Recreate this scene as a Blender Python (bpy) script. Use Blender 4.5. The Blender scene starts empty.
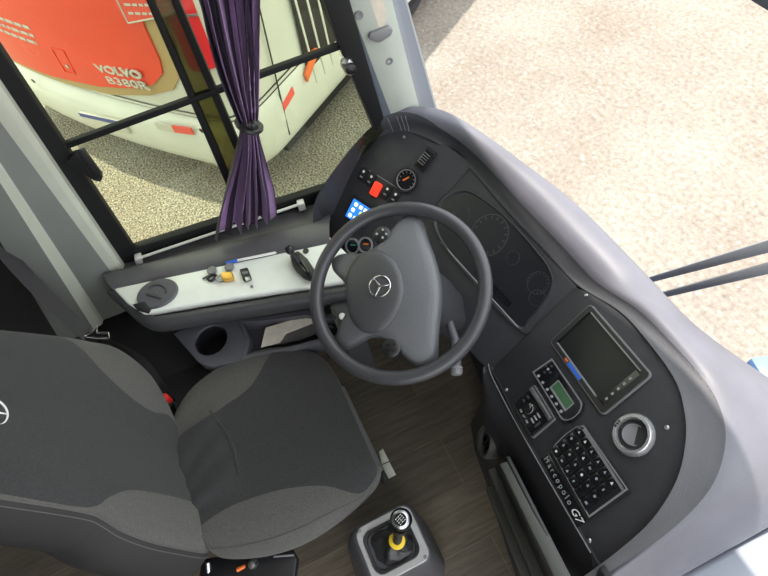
import bpy, bmesh, math, random
from mathutils import Vector as V, Matrix
random.seed(4)
COL = bpy.context.scene.collection
sc = bpy.context.scene

# ------------------------------------------------------------------ camera
FPX = 540.0
CXP, CYP = 384.0, 288.0
def cam_axes():
    nd = V((77, 328)).normalized() * math.tan(math.radians(32)) * FPX
    D = V((nd.x, nd.y, FPX)).normalized()
    p = V((415 - CXP, 462 - CYP)); a = math.radians(-27); d = V((math.cos(a), math.sin(a)))
    t = (-FPX * FPX - p.dot(nd)) / d.dot(nd)
    v = p + t * d
    F = V((v.x, v.y, FPX)).normalized()
    if t < 0: F = -F
    R = D.cross(F)
    return R, F, -D            # world X, Y, Z expressed in camera (right, down, forward)
AX = cam_axes()
def ray(x, y):
    c = V(((x - CXP) / FPX, (y - CYP) / FPX, 1.0))
    return V((AX[0].dot(c), AX[1].dot(c), AX[2].dot(c)))
WC = V((0, 0, .80))
CAM = WC - ray(399, 292) * 1.365
# measuring helpers: where the sight line of a photograph point meets a real plane of the cab
def Z(x, y, z):
    r = ray(x, y); return CAM + r * ((z - CAM.z) / r.z)
def YP(x, y, yy):
    r = ray(x, y); return CAM + r * ((yy - CAM.y) / r.y)
def PL(x, y, p0, n):
    r = ray(x, y); return CAM + r * ((p0 - CAM).dot(n) / r.dot(n))
cd = bpy.data.cameras.new('camera'); co = bpy.data.objects.new('camera', cd); COL.objects.link(co)
right = V((AX[0].x, AX[1].x, AX[2].x)); down = V((AX[0].y, AX[1].y, AX[2].y)); fwd = V((AX[0].z, AX[1].z, AX[2].z))
m = Matrix((( right.x, -down.x, -fwd.x, CAM.x), (right.y, -down.y, -fwd.y, CAM.y), (right.z, -down.z, -fwd.z, CAM.z), (0, 0, 0, 1)))
co.matrix_world = m
cd.sensor_width = 36; cd.lens = 36 * FPX / 768; cd.clip_start = .02; cd.clip_end = 200
sc.camera = co

# ------------------------------------------------------------------ materials
def mat(name, col, rough=.6, metal=0, bump=0, bscale=300, var=0, vscale=40, spec=.5, coat=0, emit=None, sheen=0):
    M = bpy.data.materials.new(name); M.use_nodes = True
    nt = M.node_tree; b = nt.nodes['Principled BSDF']
    b.inputs['Base Color'].default_value = (*col, 1); b.inputs['Roughness'].default_value = rough
    b.inputs['Metallic'].default_value = metal; b.inputs['Specular IOR Level'].default_value = spec
    b.inputs['Coat Weight'].default_value = coat
    if sheen:
        b.inputs['Sheen Weight'].default_value = sheen
    tc = nt.nodes.new('ShaderNodeTexCoord')
    if var:
        n = nt.nodes.new('ShaderNodeTexNoise'); n.inputs['Scale'].default_value = vscale; n.inputs['Detail'].default_value = 6
        nt.links.new(tc.outputs['Object'], n.inputs['Vector'])
        r = nt.nodes.new('ShaderNodeValToRGB')
        r.color_ramp.elements[0].position = .3; r.color_ramp.elements[1].position = .7
        r.color_ramp.elements[0].color = (*[max(0, c * (1 - var)) for c in col], 1)
        r.color_ramp.elements[1].color = (*[min(1, c * (1 + var)) for c in col], 1)
        nt.links.new(n.outputs['Fac'], r.inputs['Fac']); nt.links.new(r.outputs['Color'], b.inputs['Base Color'])
    if bump:
        n = nt.nodes.new('ShaderNodeTexNoise'); n.inputs['Scale'].default_value = bscale; n.inputs['Detail'].default_value = 3
        nt.links.new(tc.outputs['Object'], n.inputs['Vector'])
        bp = nt.nodes.new('ShaderNodeBump'); bp.inputs['Strength'].default_value = bump; bp.inputs['Distance'].default_value = .002
        nt.links.new(n.outputs['Fac'], bp.inputs['Height']); nt.links.new(bp.outputs['Normal'], b.inputs['Normal'])
    if emit:
        b.inputs['Emission Color'].default_value = (*emit[0], 1); b.inputs['Emission Strength'].default_value = emit[1]
    return M

def glass(name, tint, gloss=.06):
    M = bpy.data.materials.new(name); M.use_nodes = True; nt = M.node_tree
    for n in list(nt.nodes): nt.nodes.remove(n)
    o = nt.nodes.new('ShaderNodeOutputMaterial'); mx = nt.nodes.new('ShaderNodeMixShader')
    t = nt.nodes.new('ShaderNodeBsdfTransparent'); g = nt.nodes.new('ShaderNodeBsdfGlossy')
    t.inputs['Color'].default_value = (*tint, 1); g.inputs['Roughness'].default_value = .02
    mx.inputs[0].default_value = gloss
    nt.links.new(t.outputs[0], mx.inputs[1]); nt.links.new(g.outputs[0], mx.inputs[2]); nt.links.new(mx.outputs[0], o.inputs['Surface'])
    return M

M = {}
M['pad'] = mat('pad_vinyl', (.115, .114, .138), .46, bump=.25, bscale=420, var=.10, vscale=9)
M['cove'] = mat('cove_vinyl_shade', (.040, .040, .047), .55, bump=.4, bscale=260, var=.12, vscale=12)  # rim's inner-wall shade put into the colour; left end is dark leather
M['ghouse'] = mat('gear_housing', (.065, .065, .075), .5, bump=.2)
M['ventring'] = mat('vent_chrome', (.62, .62, .64), .22, .75)
M['panel'] = mat('panel_plastic', (.027, .027, .032), .55, bump=.35, bscale=600, var=.12, vscale=25)
M['knee'] = mat('knee_plastic', (.022, .022, .026), .6, bump=.2, bscale=500)
M['wheel'] = mat('wheel_rubber', (.046, .046, .052), .36, bump=.18, bscale=700)
M['hub'] = mat('hub_vinyl', (.098, .101, .110), .36, bump=.5, bscale=420)
M['airbag'] = mat('airbag_vinyl', (.055, .056, .061), .42, bump=.4, bscale=500)
M['black'] = mat('black_plastic', (.012, .012, .014), .42)
M['gloss'] = mat('gloss_black', (.010, .010, .013), .12)
M['screen'] = mat('screen_glass', (.012, .013, .014), .3, spec=.25)
M['dark'] = mat('dark_void', (.006, .006, .007), .9)
M['chrome'] = mat('chrome', (.75, .75, .77), .16, 1)
M['silver'] = mat('satin_silver', (.42, .43, .45), .32, 1)
M['grey'] = mat('grey_plastic', (.17, .17, .18), .5, bump=.1)
M['bezel'] = mat('bezel_silver', (.42, .42, .43), .35, .3)
M['edge'] = mat('grey_edge', (.22, .22, .235), .35)
M['white'] = mat('white_mark', (.75, .75, .74), .5)
M['dimwhite'] = mat('dim_mark', (.30, .31, .32), .5)
M['faint'] = mat('faint_mark', (.045, .045, .052), .5)
M['cluster'] = mat('cluster_lens', (.014, .014, .018), .35, spec=.25)
M['console'] = mat('console_white', (.78, .81, .76), .45, var=.05, vscale=12)
M['consoledark'] = mat('console_charcoal', (.045, .045, .05), .5, bump=.2, bscale=400)
M['sill'] = mat('sill_grey', (.085, .083, .09), .48, bump=.2, bscale=300, var=.15, vscale=14)
M['lid'] = mat('lid_grey', (.085, .085, .10), .5)
M['tray'] = mat('tray_grey', (.085, .085, .10), .5, bump=.15)
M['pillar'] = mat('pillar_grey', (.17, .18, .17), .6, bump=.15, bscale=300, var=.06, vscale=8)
M['pillarlit'] = mat('pillar_lit', (.45, .47, .40), .6, bump=.15, bscale=300, var=.05, vscale=10)  # paler copy of the pillar grey: window light painted on forward-facing faces
M['apillar'] = mat('front_pillar_grey', (.37, .40, .36), .5, bump=.1, var=.05, vscale=9)
M['peel'] = mat('peeled_patch', (.56, .50, .42), .8, var=.08, vscale=60)
M['blueedge'] = mat('glass_surround', (.13, .15, .18), .4)
M['frame'] = mat('window_black', (.009, .009, .010), .65, spec=.25)
M['rubber'] = mat('rubber', (.015, .015, .016), .7)
M['rod'] = mat('white_rod', (.62, .62, .60), .4)
M['seatdark'] = mat('seat_black_fabric', (.027, .027, .028), .95, bump=.6, bscale=900, var=.25, vscale=220, sheen=.15)
M['seatside'] = mat('seat_side_shade', (.018, .017, .018), .7, bump=.4, bscale=700)  # shade on the backrest side put into a darker colour
M['seatgrey'] = mat('seat_grey_fabric', (.078, .075, .071), .95, bump=.6, bscale=900, var=.22, vscale=260, sheen=.15)
M['seam'] = mat('seam_thread', (.09, .088, .085), .9)
M['red'] = mat('red_plastic', (.75, .025, .02), .35)
M['redsw'] = mat('red_switch', (.85, .04, .02), .35, emit=((1, .05, .02), .35))
M['bluescreen'] = mat('blue_display', (.02, .14, .60), .25, emit=((.02, .18, .85), .55))
M['icon'] = mat('icon_white', (.8, .85, .9), .4, emit=((.85, .92, 1), .6))
M['iconyel'] = mat('icon_yellow', (.75, .75, .05), .4, emit=((.8, .85, .05), .5))
M['lcd'] = mat('green_lcd', (.05, .13, .06), .25)
M['bluetab'] = mat('blue_tab', (.02, .12, .60), .35)
M['orange'] = mat('orange_plastic', (.75, .17, .03), .4)
M['green'] = mat('green_dial', (.03, .22, .14), .4)
M['yellow'] = mat('yellow_ring', (.78, .55, .02), .45)
M['boot'] = mat('boot_leather', (.020, .020, .021), .38, bump=.5, bscale=200)
M['brass'] = mat('brass', (.72, .42, .08), .35, .6)
M['paper'] = mat('paper', (.80, .74, .64), .8, var=.1, vscale=40)
M['mat'] = mat('woven_grey', (.12, .115, .115), .9, bump=1, bscale=500, var=.5, vscale=500)
M['strap'] = mat('belt_webbing', (.035, .033, .037), .8, bump=.4, bscale=900)
M['brace'] = mat('aluminium_plate', (.42, .42, .38), .5, .3)
M['foldshade'] = mat('curtain_fold_shade', (.035, .024, .045), .8, bump=.3, bscale=350)  # dark fold bands: pleat shade put into the cloth colour
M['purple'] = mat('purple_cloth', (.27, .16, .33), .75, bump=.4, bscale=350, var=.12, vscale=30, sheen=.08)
M['lowgrey'] = mat('low_grey_green', (.052, .054, .049), .55, bump=.1)
M['cover'] = mat('pale_cover', (.24, .26, .31), .5)
M['busred'] = mat('bus_red', (.72, .055, .022), .28, var=.05, vscale=3)
M['buswhite'] = mat('bus_white', (.56, .58, .53), .35, var=.04, vscale=4)
M['bustan'] = mat('bus_tan', (.40, .29, .13), .5)
M['lamp'] = mat('tail_lamp', (.65, .02, .03), .15)
M['mark_red'] = mat('reflector_red', (.75, .10, .08), .3)
M['mark_orange'] = mat('marker_orange', (.75, .16, .04), .3)
M['plateblue'] = mat('plate_blue', (.06, .08, .25), .5)
M['plate'] = mat('plate_grey', (.50, .50, .44), .5)
M['bodyblue'] = mat('body_blue', (.16, .30, .60), .35)
M['wiper'] = mat('wiper_grey', (.20, .21, .235), .5)
M['ceil'] = mat('ceiling_grey', (.62, .62, .60), .8)
M['wallr'] = mat('wall_grey', (.45, .45, .44), .8)
M['wall'] = mat('wall_dark', (.016, .016, .018), .7, bump=.2)
M['pane'] = glass('side_pane', (.83, .85, .73), .03)
M['strip'] = glass('tinted_strip', (.36, .34, .20), .03)
M['windshield'] = glass('windshield_pane', (.96, .96, .95), .025)

def floor_mat():
    X = bpy.data.materials.new('plank_vinyl'); X.use_nodes = True; nt = X.node_tree; b = nt.nodes['Principled BSDF']
    b.inputs['Roughness'].default_value = .6
    tc = nt.nodes.new('ShaderNodeTexCoord'); mp = nt.nodes.new('ShaderNodeMapping')
    mp.inputs['Scale'].default_value = (26, 2.2, 1)
    nt.links.new(tc.outputs['Object'], mp.inputs['Vector'])
    n = nt.nodes.new('ShaderNodeTexNoise'); n.inputs['Scale'].default_value = 2.2; n.inputs['Detail'].default_value = 9; n.inputs['Roughness'].default_value = .7
    nt.links.new(mp.outputs[0], n.inputs['Vector'])
    r = nt.nodes.new('ShaderNodeValToRGB'); r.color_ramp.elements[0].position = .3; r.color_ramp.elements[1].position = .75
    r.color_ramp.elements[0].color = (.075, .062, .046, 1); r.color_ramp.elements[1].color = (.19, .16, .12, 1)
    nt.links.new(n.outputs['Fac'], r.inputs['Fac'])
    br = nt.nodes.new('ShaderNodeTexBrick'); mp2 = nt.nodes.new('ShaderNodeMapping')
    mp2.inputs['Rotation'].default_value = (0, 0, math.pi / 2); mp2.inputs['Location'].default_value = (0, .02, 0)
    nt.links.new(tc.outputs['Object'], mp2.inputs['Vector']); nt.links.new(mp2.outputs[0], br.inputs['Vector'])
    br.inputs['Scale'].default_value = 1; br.inputs['Brick Width'].default_value = 5; br.inputs['Row Height'].default_value = .18
    br.inputs['Mortar Size'].default_value = .0016
    br.inputs['Color1'].default_value = (.78, .78, .78, 1); br.inputs['Color2'].default_value = (1.15, 1.12, 1.06, 1); br.inputs['Mortar'].default_value = (1.35, 1.3, 1.2, 1)
    mx = nt.nodes.new('ShaderNodeMix'); mx.data_type = 'RGBA'; mx.blend_type = 'MULTIPLY'; mx.inputs[0].default_value = 1
    nt.links.new(r.outputs['Color'], mx.inputs[6]); nt.links.new(br.outputs['Color'], mx.inputs[7])
    nt.links.new(mx.outputs[2], b.inputs['Base Color'])
    return X
def ground_mat():
    X = bpy.data.materials.new('gravel_ground'); X.use_nodes = True; nt = X.node_tree; b = nt.nodes['Principled BSDF']
    b.inputs['Roughness'].default_value = .95; b.inputs['Specular IOR Level'].default_value = .1
    tc = nt.nodes.new('ShaderNodeTexCoord')
    v = nt.nodes.new('ShaderNodeTexVoronoi'); v.inputs['Scale'].default_value = 55
    nt.links.new(tc.outputs['Object'], v.inputs['Vector'])
    n = nt.nodes.new('ShaderNodeTexNoise'); n.inputs['Scale'].default_value = 60; n.inputs['Detail'].default_value = 8; n.inputs['Roughness'].default_value = .75
    nt.links.new(tc.outputs['Object'], n.inputs['Vector'])
    r = nt.nodes.new('ShaderNodeValToRGB'); r.color_ramp.elements[0].position = .42; r.color_ramp.elements[1].position = .60
    r.color_ramp.elements[0].color = (.075, .073, .066, 1); r.color_ramp.elements[1].color = (.43, .41, .355, 1)
    nt.links.new(n.outputs['Fac'], r.inputs['Fac'])
    n2 = nt.nodes.new('ShaderNodeTexNoise'); n2.inputs['Scale'].default_value = 1.3; n2.inputs['Detail'].default_value = 5
    nt.links.new(tc.outputs['Object'], n2.inputs['Vector'])
    r2 = nt.nodes.new('ShaderNodeValToRGB'); r2.color_ramp.elements[0].position = .3; r2.color_ramp.elements[1].position = .7
    r2.color_ramp.elements[0].color = (.86, .77, .72, 1); r2.color_ramp.elements[1].color = (1.1, 1.1, 1.08, 1)
    nt.links.new(n2.outputs['Fac'], r2.inputs['Fac'])
    mx = nt.nodes.new('ShaderNodeMix'); mx.data_type = 'RGBA'; mx.blend_type = 'MULTIPLY'; mx.inputs[0].default_value = 1
    nt.links.new(r.outputs['Color'], mx.inputs[6]); nt.links.new(r2.outputs['Color'], mx.inputs[7])
    r3 = nt.nodes.new('ShaderNodeValToRGB'); r3.color_ramp.elements[0].position = 0; r3.color_ramp.elements[1].position = .6
    r3.color_ramp.elements[0].color = (1.25, 1.25, 1.22, 1); r3.color_ramp.elements[1].color = (.8, .8, .8, 1)
    nt.links.new(v.outputs['Distance'], r3.inputs['Fac'])
    mx2 = nt.nodes.new('ShaderNodeMix'); mx2.data_type = 'RGBA'; mx2.blend_type = 'MULTIPLY'; mx2.inputs[0].default_value = .8
    nt.links.new(mx.outputs[2], mx2.inputs[6]); nt.links.new(r3.outputs['Color'], mx2.inputs[7])
    # compacted pale dirt ahead of the cab, coarse salt and pepper gravel beside it
    n4 = nt.nodes.new('ShaderNodeTexNoise'); n4.inputs['Scale'].default_value = 26; n4.inputs['Detail'].default_value = 7; n4.inputs['Roughness'].default_value = .7
    nt.links.new(tc.outputs['Object'], n4.inputs['Vector'])
    r4 = nt.nodes.new('ShaderNodeValToRGB'); r4.color_ramp.elements[0].position = .30; r4.color_ramp.elements[1].position = .70
    r4.color_ramp.elements[0].color = (.150, .132, .116, 1); r4.color_ramp.elements[1].color = (.292, .278, .250, 1)
    nt.links.new(n4.outputs['Fac'], r4.inputs['Fac'])
    mx4 = nt.nodes.new('ShaderNodeMix'); mx4.data_type = 'RGBA'; mx4.blend_type = 'MULTIPLY'; mx4.inputs[0].default_value = 1
    nt.links.new(r4.outputs['Color'], mx4.inputs[6]); nt.links.new(r2.outputs['Color'], mx4.inputs[7])
    v5 = nt.nodes.new('ShaderNodeTexVoronoi'); v5.inputs['Scale'].default_value = 14; nt.links.new(tc.outputs['Object'], v5.inputs['Vector'])
    r5 = nt.nodes.new('ShaderNodeValToRGB'); r5.color_ramp.elements[0].position = .10; r5.color_ramp.elements[1].position = .22
    r5.color_ramp.elements[0].color = (1, 1, 1, 1); r5.color_ramp.elements[1].color = (0, 0, 0, 1)
    nt.links.new(v5.outputs['Distance'], r5.inputs['Fac'])
    mx5 = nt.nodes.new('ShaderNodeMix'); mx5.data_type = 'RGBA'; mx5.inputs[7].default_value = (.36, .345, .315, 1)
    ml = nt.nodes.new('ShaderNodeMath'); ml.operation = 'MULTIPLY'; ml.inputs[1].default_value = .55
    nt.links.new(r5.outputs['Color'], ml.inputs[0]); nt.links.new(ml.outputs[0], mx5.inputs[0]); nt.links.new(mx4.outputs[2], mx5.inputs[6])
    sp = nt.nodes.new('ShaderNodeSeparateXYZ'); nt.links.new(tc.outputs['Object'], sp.inputs[0])
    ad = nt.nodes.new('ShaderNodeMath'); ad.operation = 'ADD'; nt.links.new(sp.outputs['Y'], ad.inputs[0]); nt.links.new(n2.outputs['Fac'], ad.inputs[1])
    mr = nt.nodes.new('ShaderNodeMapRange'); mr.inputs['From Min'].default_value = 1.35; mr.inputs['From Max'].default_value = 1.85
    nt.links.new(ad.outputs[0], mr.inputs['Value'])
    mx6 = nt.nodes.new('ShaderNodeMix'); mx6.data_type = 'RGBA'
    nt.links.new(mr.outputs['Result'], mx6.inputs[0]); nt.links.new(mx2.outputs[2], mx6.inputs[6]); nt.links.new(mx5.outputs[2], mx6.inputs[7])
    nt.links.new(mx6.outputs[2], b.inputs['Base Color'])
    bp = nt.nodes.new('ShaderNodeBump'); bp.inputs['Strength'].default_value = .6; bp.inputs['Distance'].default_value = .01
    nt.links.new(n.outputs['Fac'], bp.inputs['Height']); nt.links.new(bp.outputs['Normal'], b.inputs['Normal'])
    return X
M['floor'] = floor_mat(); M['ground'] = ground_mat()

# ------------------------------------------------------------------ object helpers
def wloc(o):
    l = V((0, 0, 0))
    while o: l += o.location; o = o.parent
    return l
def thing(name, label, cat, loc, group=None):
    o = bpy.data.objects.new(name, None); COL.objects.link(o); o.location = loc; o.empty_display_size = .05
    o['label'] = label; o['category'] = cat
    if group: o['group'] = group
    return o
def tag(o, label, cat, group=None):
    o['label'] = label; o['category'] = cat
    if group: o['group'] = group
    return o
def finish(bm, name, m, parent=None, sharp=.7, label=None, base=None, recalc=True):
    if recalc: bmesh.ops.recalc_face_normals(bm, faces=bm.faces)
    for f in bm.faces: f.smooth = True
    for e in bm.edges:
        if len(e.link_faces) == 2 and e.calc_face_angle(0) > sharp: e.smooth = False
    me = bpy.data.meshes.new(name); bm.to_mesh(me); bm.free()
    o = bpy.data.objects.new(name, me); COL.objects.link(o)
    ms = m if isinstance(m, (list, tuple)) else [m]
    for x in ms: me.materials.append(x)
    if parent:
        o.parent = parent; off = wloc(parent)
    else:
        if base is None:
            vs = [v.co for v in me.vertices]
            base = V((sum(v.x for v in vs) / len(vs), sum(v.y for v in vs) / len(vs), min(v.z for v in vs)))
        off = V(base); o.location = off
    me.transform(Matrix.Translation(-off))
    if label: o['label'] = label
    return o
def struct(o):
    o['kind'] = 'structure'; return o
def grid(bm, rows, cu=False, cv=False, capu=False, mi=0):
    """rows of points -> quads; cu closes across rows, cv closes along each row"""
    vr = [[bm.verts.new(p) for p in r] for r in rows]
    nu, nv = len(vr), len(vr[0])
    for i in range(nu if cu else nu - 1):
        for j in range(nv if cv else nv - 1):
            q = [vr[i][j], vr[i][(j + 1) % nv], vr[(i + 1) % nu][(j + 1) % nv], vr[(i + 1) % nu][j]]
            try:
                f = bm.faces.new(q); f.material_index = mi
            except ValueError: pass
    if capu:
        for r in (vr[0], vr[-1]):
            try: bm.faces.new(r)
            except ValueError: pass
    return vr
def cr(pts, n, closed=False):
    """Catmull-Rom resample, n samples per span"""
    pts = [V(p) for p in pts]; out = []; N = len(pts)
    for i in range(N if closed else N - 1):
        if closed: p = [pts[(i + k - 1) % N] for k in range(4)]
        else: p = [pts[min(max(i + k - 1, 0), N - 1)] for k in range(4)]
        for k in range(n):
            t = k / n
            out.append(.5 * ((2 * p[1]) + (p[2] - p[0]) * t + (2 * p[0] - 5 * p[1] + 4 * p[2] - p[3]) * t * t + (3 * p[1] - p[0] - 3 * p[2] + p[3]) * t ** 3))
    if not closed: out.append(pts[-1].copy())
    return out
def prism(bm, pts, ext, bev=0, seg=2):
    """polygon extruded by vector ext, bevelled"""
    b2 = bmesh.new()
    a = [b2.verts.new(p) for p in pts]; c = [b2.verts.new(V(p) + V(ext)) for p in pts]
    b2.faces.new(a); b2.faces.new(c[::-1]); n = len(pts)
    for i in range(n): b2.faces.new((a[i], c[i], c[(i + 1) % n], a[(i + 1) % n]))
    bmesh.ops.recalc_face_normals(b2, faces=b2.faces)
    if bev:
        es = [e for e in b2.edges if e.calc_face_angle(0) > .35]
        bmesh.ops.bevel(b2, geom=es, offset=bev, segments=seg, affect='EDGES', profile=.5, clamp_overlap=True)
    tmp = bpy.data.meshes.new('tmp'); b2.to_mesh(tmp); b2.free(); bm.from_mesh(tmp); bpy.data.meshes.remove(tmp)
def tube(bm, pts, r, n=10, closed=False, cap=True):
    pts = [V(p) for p in pts]; N = len(pts); rows = []; prev = None
    for i, p in enumerate(pts):
        if closed: t = pts[(i + 1) % N] - pts[i - 1]
        else: t = pts[min(i + 1, N - 1)] - pts[max(i - 1, 0)]
        t.normalize()
        if prev is None:
            u = t.orthogonal().normalized()
        else:
            u = prev - t * prev.dot(t); u.normalize()
        prev = u; w = t.cross(u)
        rr = r[i] if isinstance(r, (list, tuple)) else r
        rows.append([p + (u * math.cos(a) + w * math.sin(a)) * rr for a in [2 * math.pi * k / n for k in range(n)]])
    grid(bm, rows, cu=closed, cv=True, capu=cap and not closed)
def lathe(bm, prof, o, ax, n=24, ref=None):
    o = V(o); ax = V(ax).normalized(); u = (ref and (V(ref) - ax * V(ref).dot(ax)).normalized()) or ax.orthogonal().normalized(); w = ax.cross(u)
    rows = [[o + ax * h + (u * math.cos(a) + w * math.sin(a)) * max(r, 1e-5) for a in [2 * math.pi * k / n for k in range(n)]] for r, h in prof]
    grid(bm, rows, cv=True, capu=True)
class Fr:
    def __init__(s, o, ex, n):
        s.o = V(o); s.n = V(n).normalized(); ex = V(ex); s.x = (ex - s.n * ex.dot(s.n)).normalized(); s.y = s.n.cross(s.x)
    def __call__(s, a, b, h=0): return s.o + s.x * a + s.y * b + s.n * h
    def sub(s, a, b, rot=0, h=0):
        c, q = math.cos(rot), math.sin(rot)
        return Fr(s(a, b, h), s.x * c + s.y * q, s.n)
    def loc(s, p):
        d = V(p) - s.o; return d.dot(s.x), d.dot(s.y)
def rrect(cx, cy, w, h, r=0, n=5):
    if r <= 0: return [(cx - w / 2, cy - h / 2), (cx + w / 2, cy - h / 2), (cx + w / 2, cy + h / 2), (cx - w / 2, cy + h / 2)]
    P = []
    for sx, sy, a0 in ((1, -1, -90), (1, 1, 0), (-1, 1, 90), (-1, -1, 180)):
        for k in range(n + 1):
            a = math.radians(a0 + 90 * k / n)
            P.append((cx + sx * (w / 2 - r) + r * math.cos(a), cy + sy * (h / 2 - r) + r * math.sin(a)))
    return P
def slab(bm, f, poly, h0, h1, bev=0, seg=2):
    prism(bm, [f(a, b, h0) for a, b in poly], f.n * (h1 - h0), bev, seg)
def ringslab(bm, f, outer, inner, h0, h1):
    rows = [[f(a, b, h0) for a, b in outer], [f(a, b, h1) for a, b in outer], [f(a, b, h1) for a, b in inner], [f(a, b, h0) for a, b in inner]]
    grid(bm, rows, cu=True, cv=True)
def B(): return bmesh.new()
def slabo(name, m, par, f, poly, h0, h1, bev=0, **k):
    b = B(); slab(b, f, poly, h0, h1, bev); return finish(b, name, m, par, **k)
def ringo(name, m, par, f, outer, inner, h0, h1, **k):
    b = B(); ringslab(b, f, outer, inner, h0, h1); return finish(b, name, m, par, **k)
def text_bm(bm, s, f, size, depth, shear=0, align='CENTER', bold=0, xs=1.0):
    cu = bpy.data.curves.new('t', 'FONT'); cu.body = s; cu.size = size; cu.extrude = depth; cu.align_x = align; cu.align_y = 'CENTER'
    cu.shear = shear; cu.offset = bold; cu.resolution_u = 3
    o = bpy.data.objects.new('t', cu); COL.objects.link(o)
    dg = bpy.context.evaluated_depsgraph_get(); dg.update()
    me = bpy.data.meshes.new_from_object(o.evaluated_get(dg))
    T = Matrix(((f.x.x * xs, f.y.x, f.n.x, f.o.x), (f.x.y * xs, f.y.y, f.n.y, f.o.y), (f.x.z * xs, f.y.z, f.n.z, f.o.z), (0, 0, 0, 1)))
    me.transform(T); bm.from_mesh(me)
    bpy.data.objects.remove(o); bpy.data.curves.remove(cu); bpy.data.meshes.remove(me)
def circ(cx, cy, r, n=32, ry=None):
    return [(cx + r * math.cos(2 * math.pi * k / n), cy + (ry or r) * math.sin(2 * math.pi * k / n)) for k in range(n)]

# ------------------------------------------------------------------ planes of the cab
NW = V((.9904, -.1383, 0)).normalized(); PW = V((-.66, -.62, .65))
def WL(x, y, d=0): return PL(x, y, PW + NW * d, NW)
N1 = V((-.338, -.585, .737)).normalized(); P1 = V((.41, .108, .68))
FW = Fr(P1, (.936, -.132, .325), N1)                 # right wing of the dashboard
def WG(x, y): return PL(x, y, P1, N1)
N2 = V((0, -.594, .804)).normalized(); P2 = V((.226, .138, .62))
FI = Fr(P2, (1, 0, 0), N2)                           # instrument plane
def IN(x, y): return PL(x, y, P2, N2)
NL = V((.369, -.527, .766)).normalized(); P3 = V((-.292, .369, .791))
FL = Fr(P3, (.82, .572, 0), NL)                      # gauge panel beside the window
def LP(x, y): return PL(x, y, P3, NL)

# ------------------------------------------------------------------ setting

b = B(); grid(b, [[(-30, -25, -1.2), (30, -25, -1.2)], [(-30, 35, -1.2), (30, 35, -1.2)]]); struct(finish(b, 'ground', M['ground'], base=(0, 0, -1.2)))
b = B(); prism(b, [(-1.0, -3, 2.3), (1.9, -3, 2.3), (1.9, .40, 2.3), (-.84, .40, 2.3)], (0, 0, .06)); struct(finish(b, 'ceiling', M['ceil']))  # unseen roof; left overhang and front edge shaped to limit sun on dash
WY = V((.1383, .9904, 0)).normalized()
FWALL = Fr(PW, WY, -NW)      # x along the wall (forward), y = ? ; heights handled below
def wp(s, z, d=0): return V((PW.x, PW.y, 0)) + WY * s + NW * d + V((0, 0, z))
def wbox(bm, s0, s1, z0, z1, d0, d1, bev=0):
    prism(bm, [wp(s0, z0, d0), wp(s1, z0, d0), wp(s1, z1, d0), wp(s0, z1, d0)], NW * (d1 - d0), bev)
b = B(); prism(b, [wp(-2.4, 0, -.012), (1.9, -3, 0), (1.9, .62, 0), wp(1.25, 0, -.012)], (0, 0, -.06)); struct(finish(b, 'floor', M['floor'], base=(0, 0, 0)))
b = B(); wbox(b, -2.4, 1.0, -.06, .600, -.06, -.01); wbox(b, -2.4, -.14, .600, 2.3, -.06, -.01); wbox(b, -.14, 1.0, 1.55, 2.3, -.06, -.01)
struct(finish(b, 'wall_left', M['wall']))

b = B(); prism(b, [(1.9, -3, 0), (1.9, -1.3, 0), (1.9, -1.3, 2.3), (1.9, -3, 2.3)], (.05, 0, 0)); prism(b, [(1.9, .35, 0), (1.9, .62, 0), (1.9, .62, 2.3), (1.9, .35, 2.3)], (.05, 0, 0))
struct(finish(b, 'wall_right', M['wallr']))
b = B(); prism(b, [(-.95, -3, 0), (1.9, -3, 0), (1.9, -3, 2.3), (-.95, -3, 2.3)], (0, -.05, 0)); struct(finish(b, 'wall_rear', M['wallr']))
# window: black frame, divider, bar, panes, latches
b = B()
g0, g1, g2, g3 = WL(134, 248.5), WL(0, 51), WL(321, 190), WL(333, 41)
def wq(pts, d0=-.02, d1=.03, bev=.003): prism(b, [WL(x, y, d1) for x, y in pts], NW * -.028, bev)
wq([(134, 249), (-60, -40), (-90, 0), (118, 268)])                        # rear stile
wq([(134, 249), (118, 266), (322, 209), (345, 184), (321, 190)])          # bottom rail
wq([(338, 43), (310, -40), (338, -40), (384, 118), (376, 133)])           # front stile
win = struct(finish(b, 'window_1', M['frame']))
b = B(); prism(b, [WL(55, 143.2, .004), WL(342, 39.5, .004), WL(342, 45.5, .004), WL(57, 149.2, .004)], NW * .016, .002); finish(b, 'slide_bar', M['frame'], win)
b = B()
for q in ([(173, 60), (180.5, 60), (229, 171), (221, 171)], [(197, 60), (205, 60), (252, 171), (244, 171)]):
    x0, y0 = q[0]; dx = (q[3][0] - q[0][0]) / 111
    pts = []
    for (xx, yy) in ((q[0][0] - dx * 100, -40), (q[1][0] - dx * 100, -40), (q[1][0] + dx * 150, 210), (q[0][0] + dx * 150, 210)): pts.append(WL(xx, yy) + NW * -.012)
    prism(b, pts, NW * .03, .002)
finish(b, 'divider', M['frame'], win)
b = B(); prism(b, [WL(180.5 - 44, -40), WL(197 - 42, -40), WL(197 + 64, 213), WL(180.5 + 66, 213)], NW * .004); finish(b, 'tinted_strip', M['strip'], win)
b = B(); prism(b, [WL(x, y, .010) for x, y in ((128, 256), (-80, -60), (320, -60), (383, 130), (330, 197))], NW * .004); finish(b, 'pane', M['pane'], win)
b = B(); prism(b, [WL(x, y, .03) for x, y in ((66, 158), (74, 150), (83, 147), (103, 172), (101, 177), (94, 176), (84, 170), (80, 166))], NW * .02, .003)
prism(b, [WL(x, y, .05) for x, y in ((76, 149), (84, 146), (102, 171), (98, 177), (92, 175))], NW * .012, .004)
finish(b, 'latch', M['black'], win)
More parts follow.
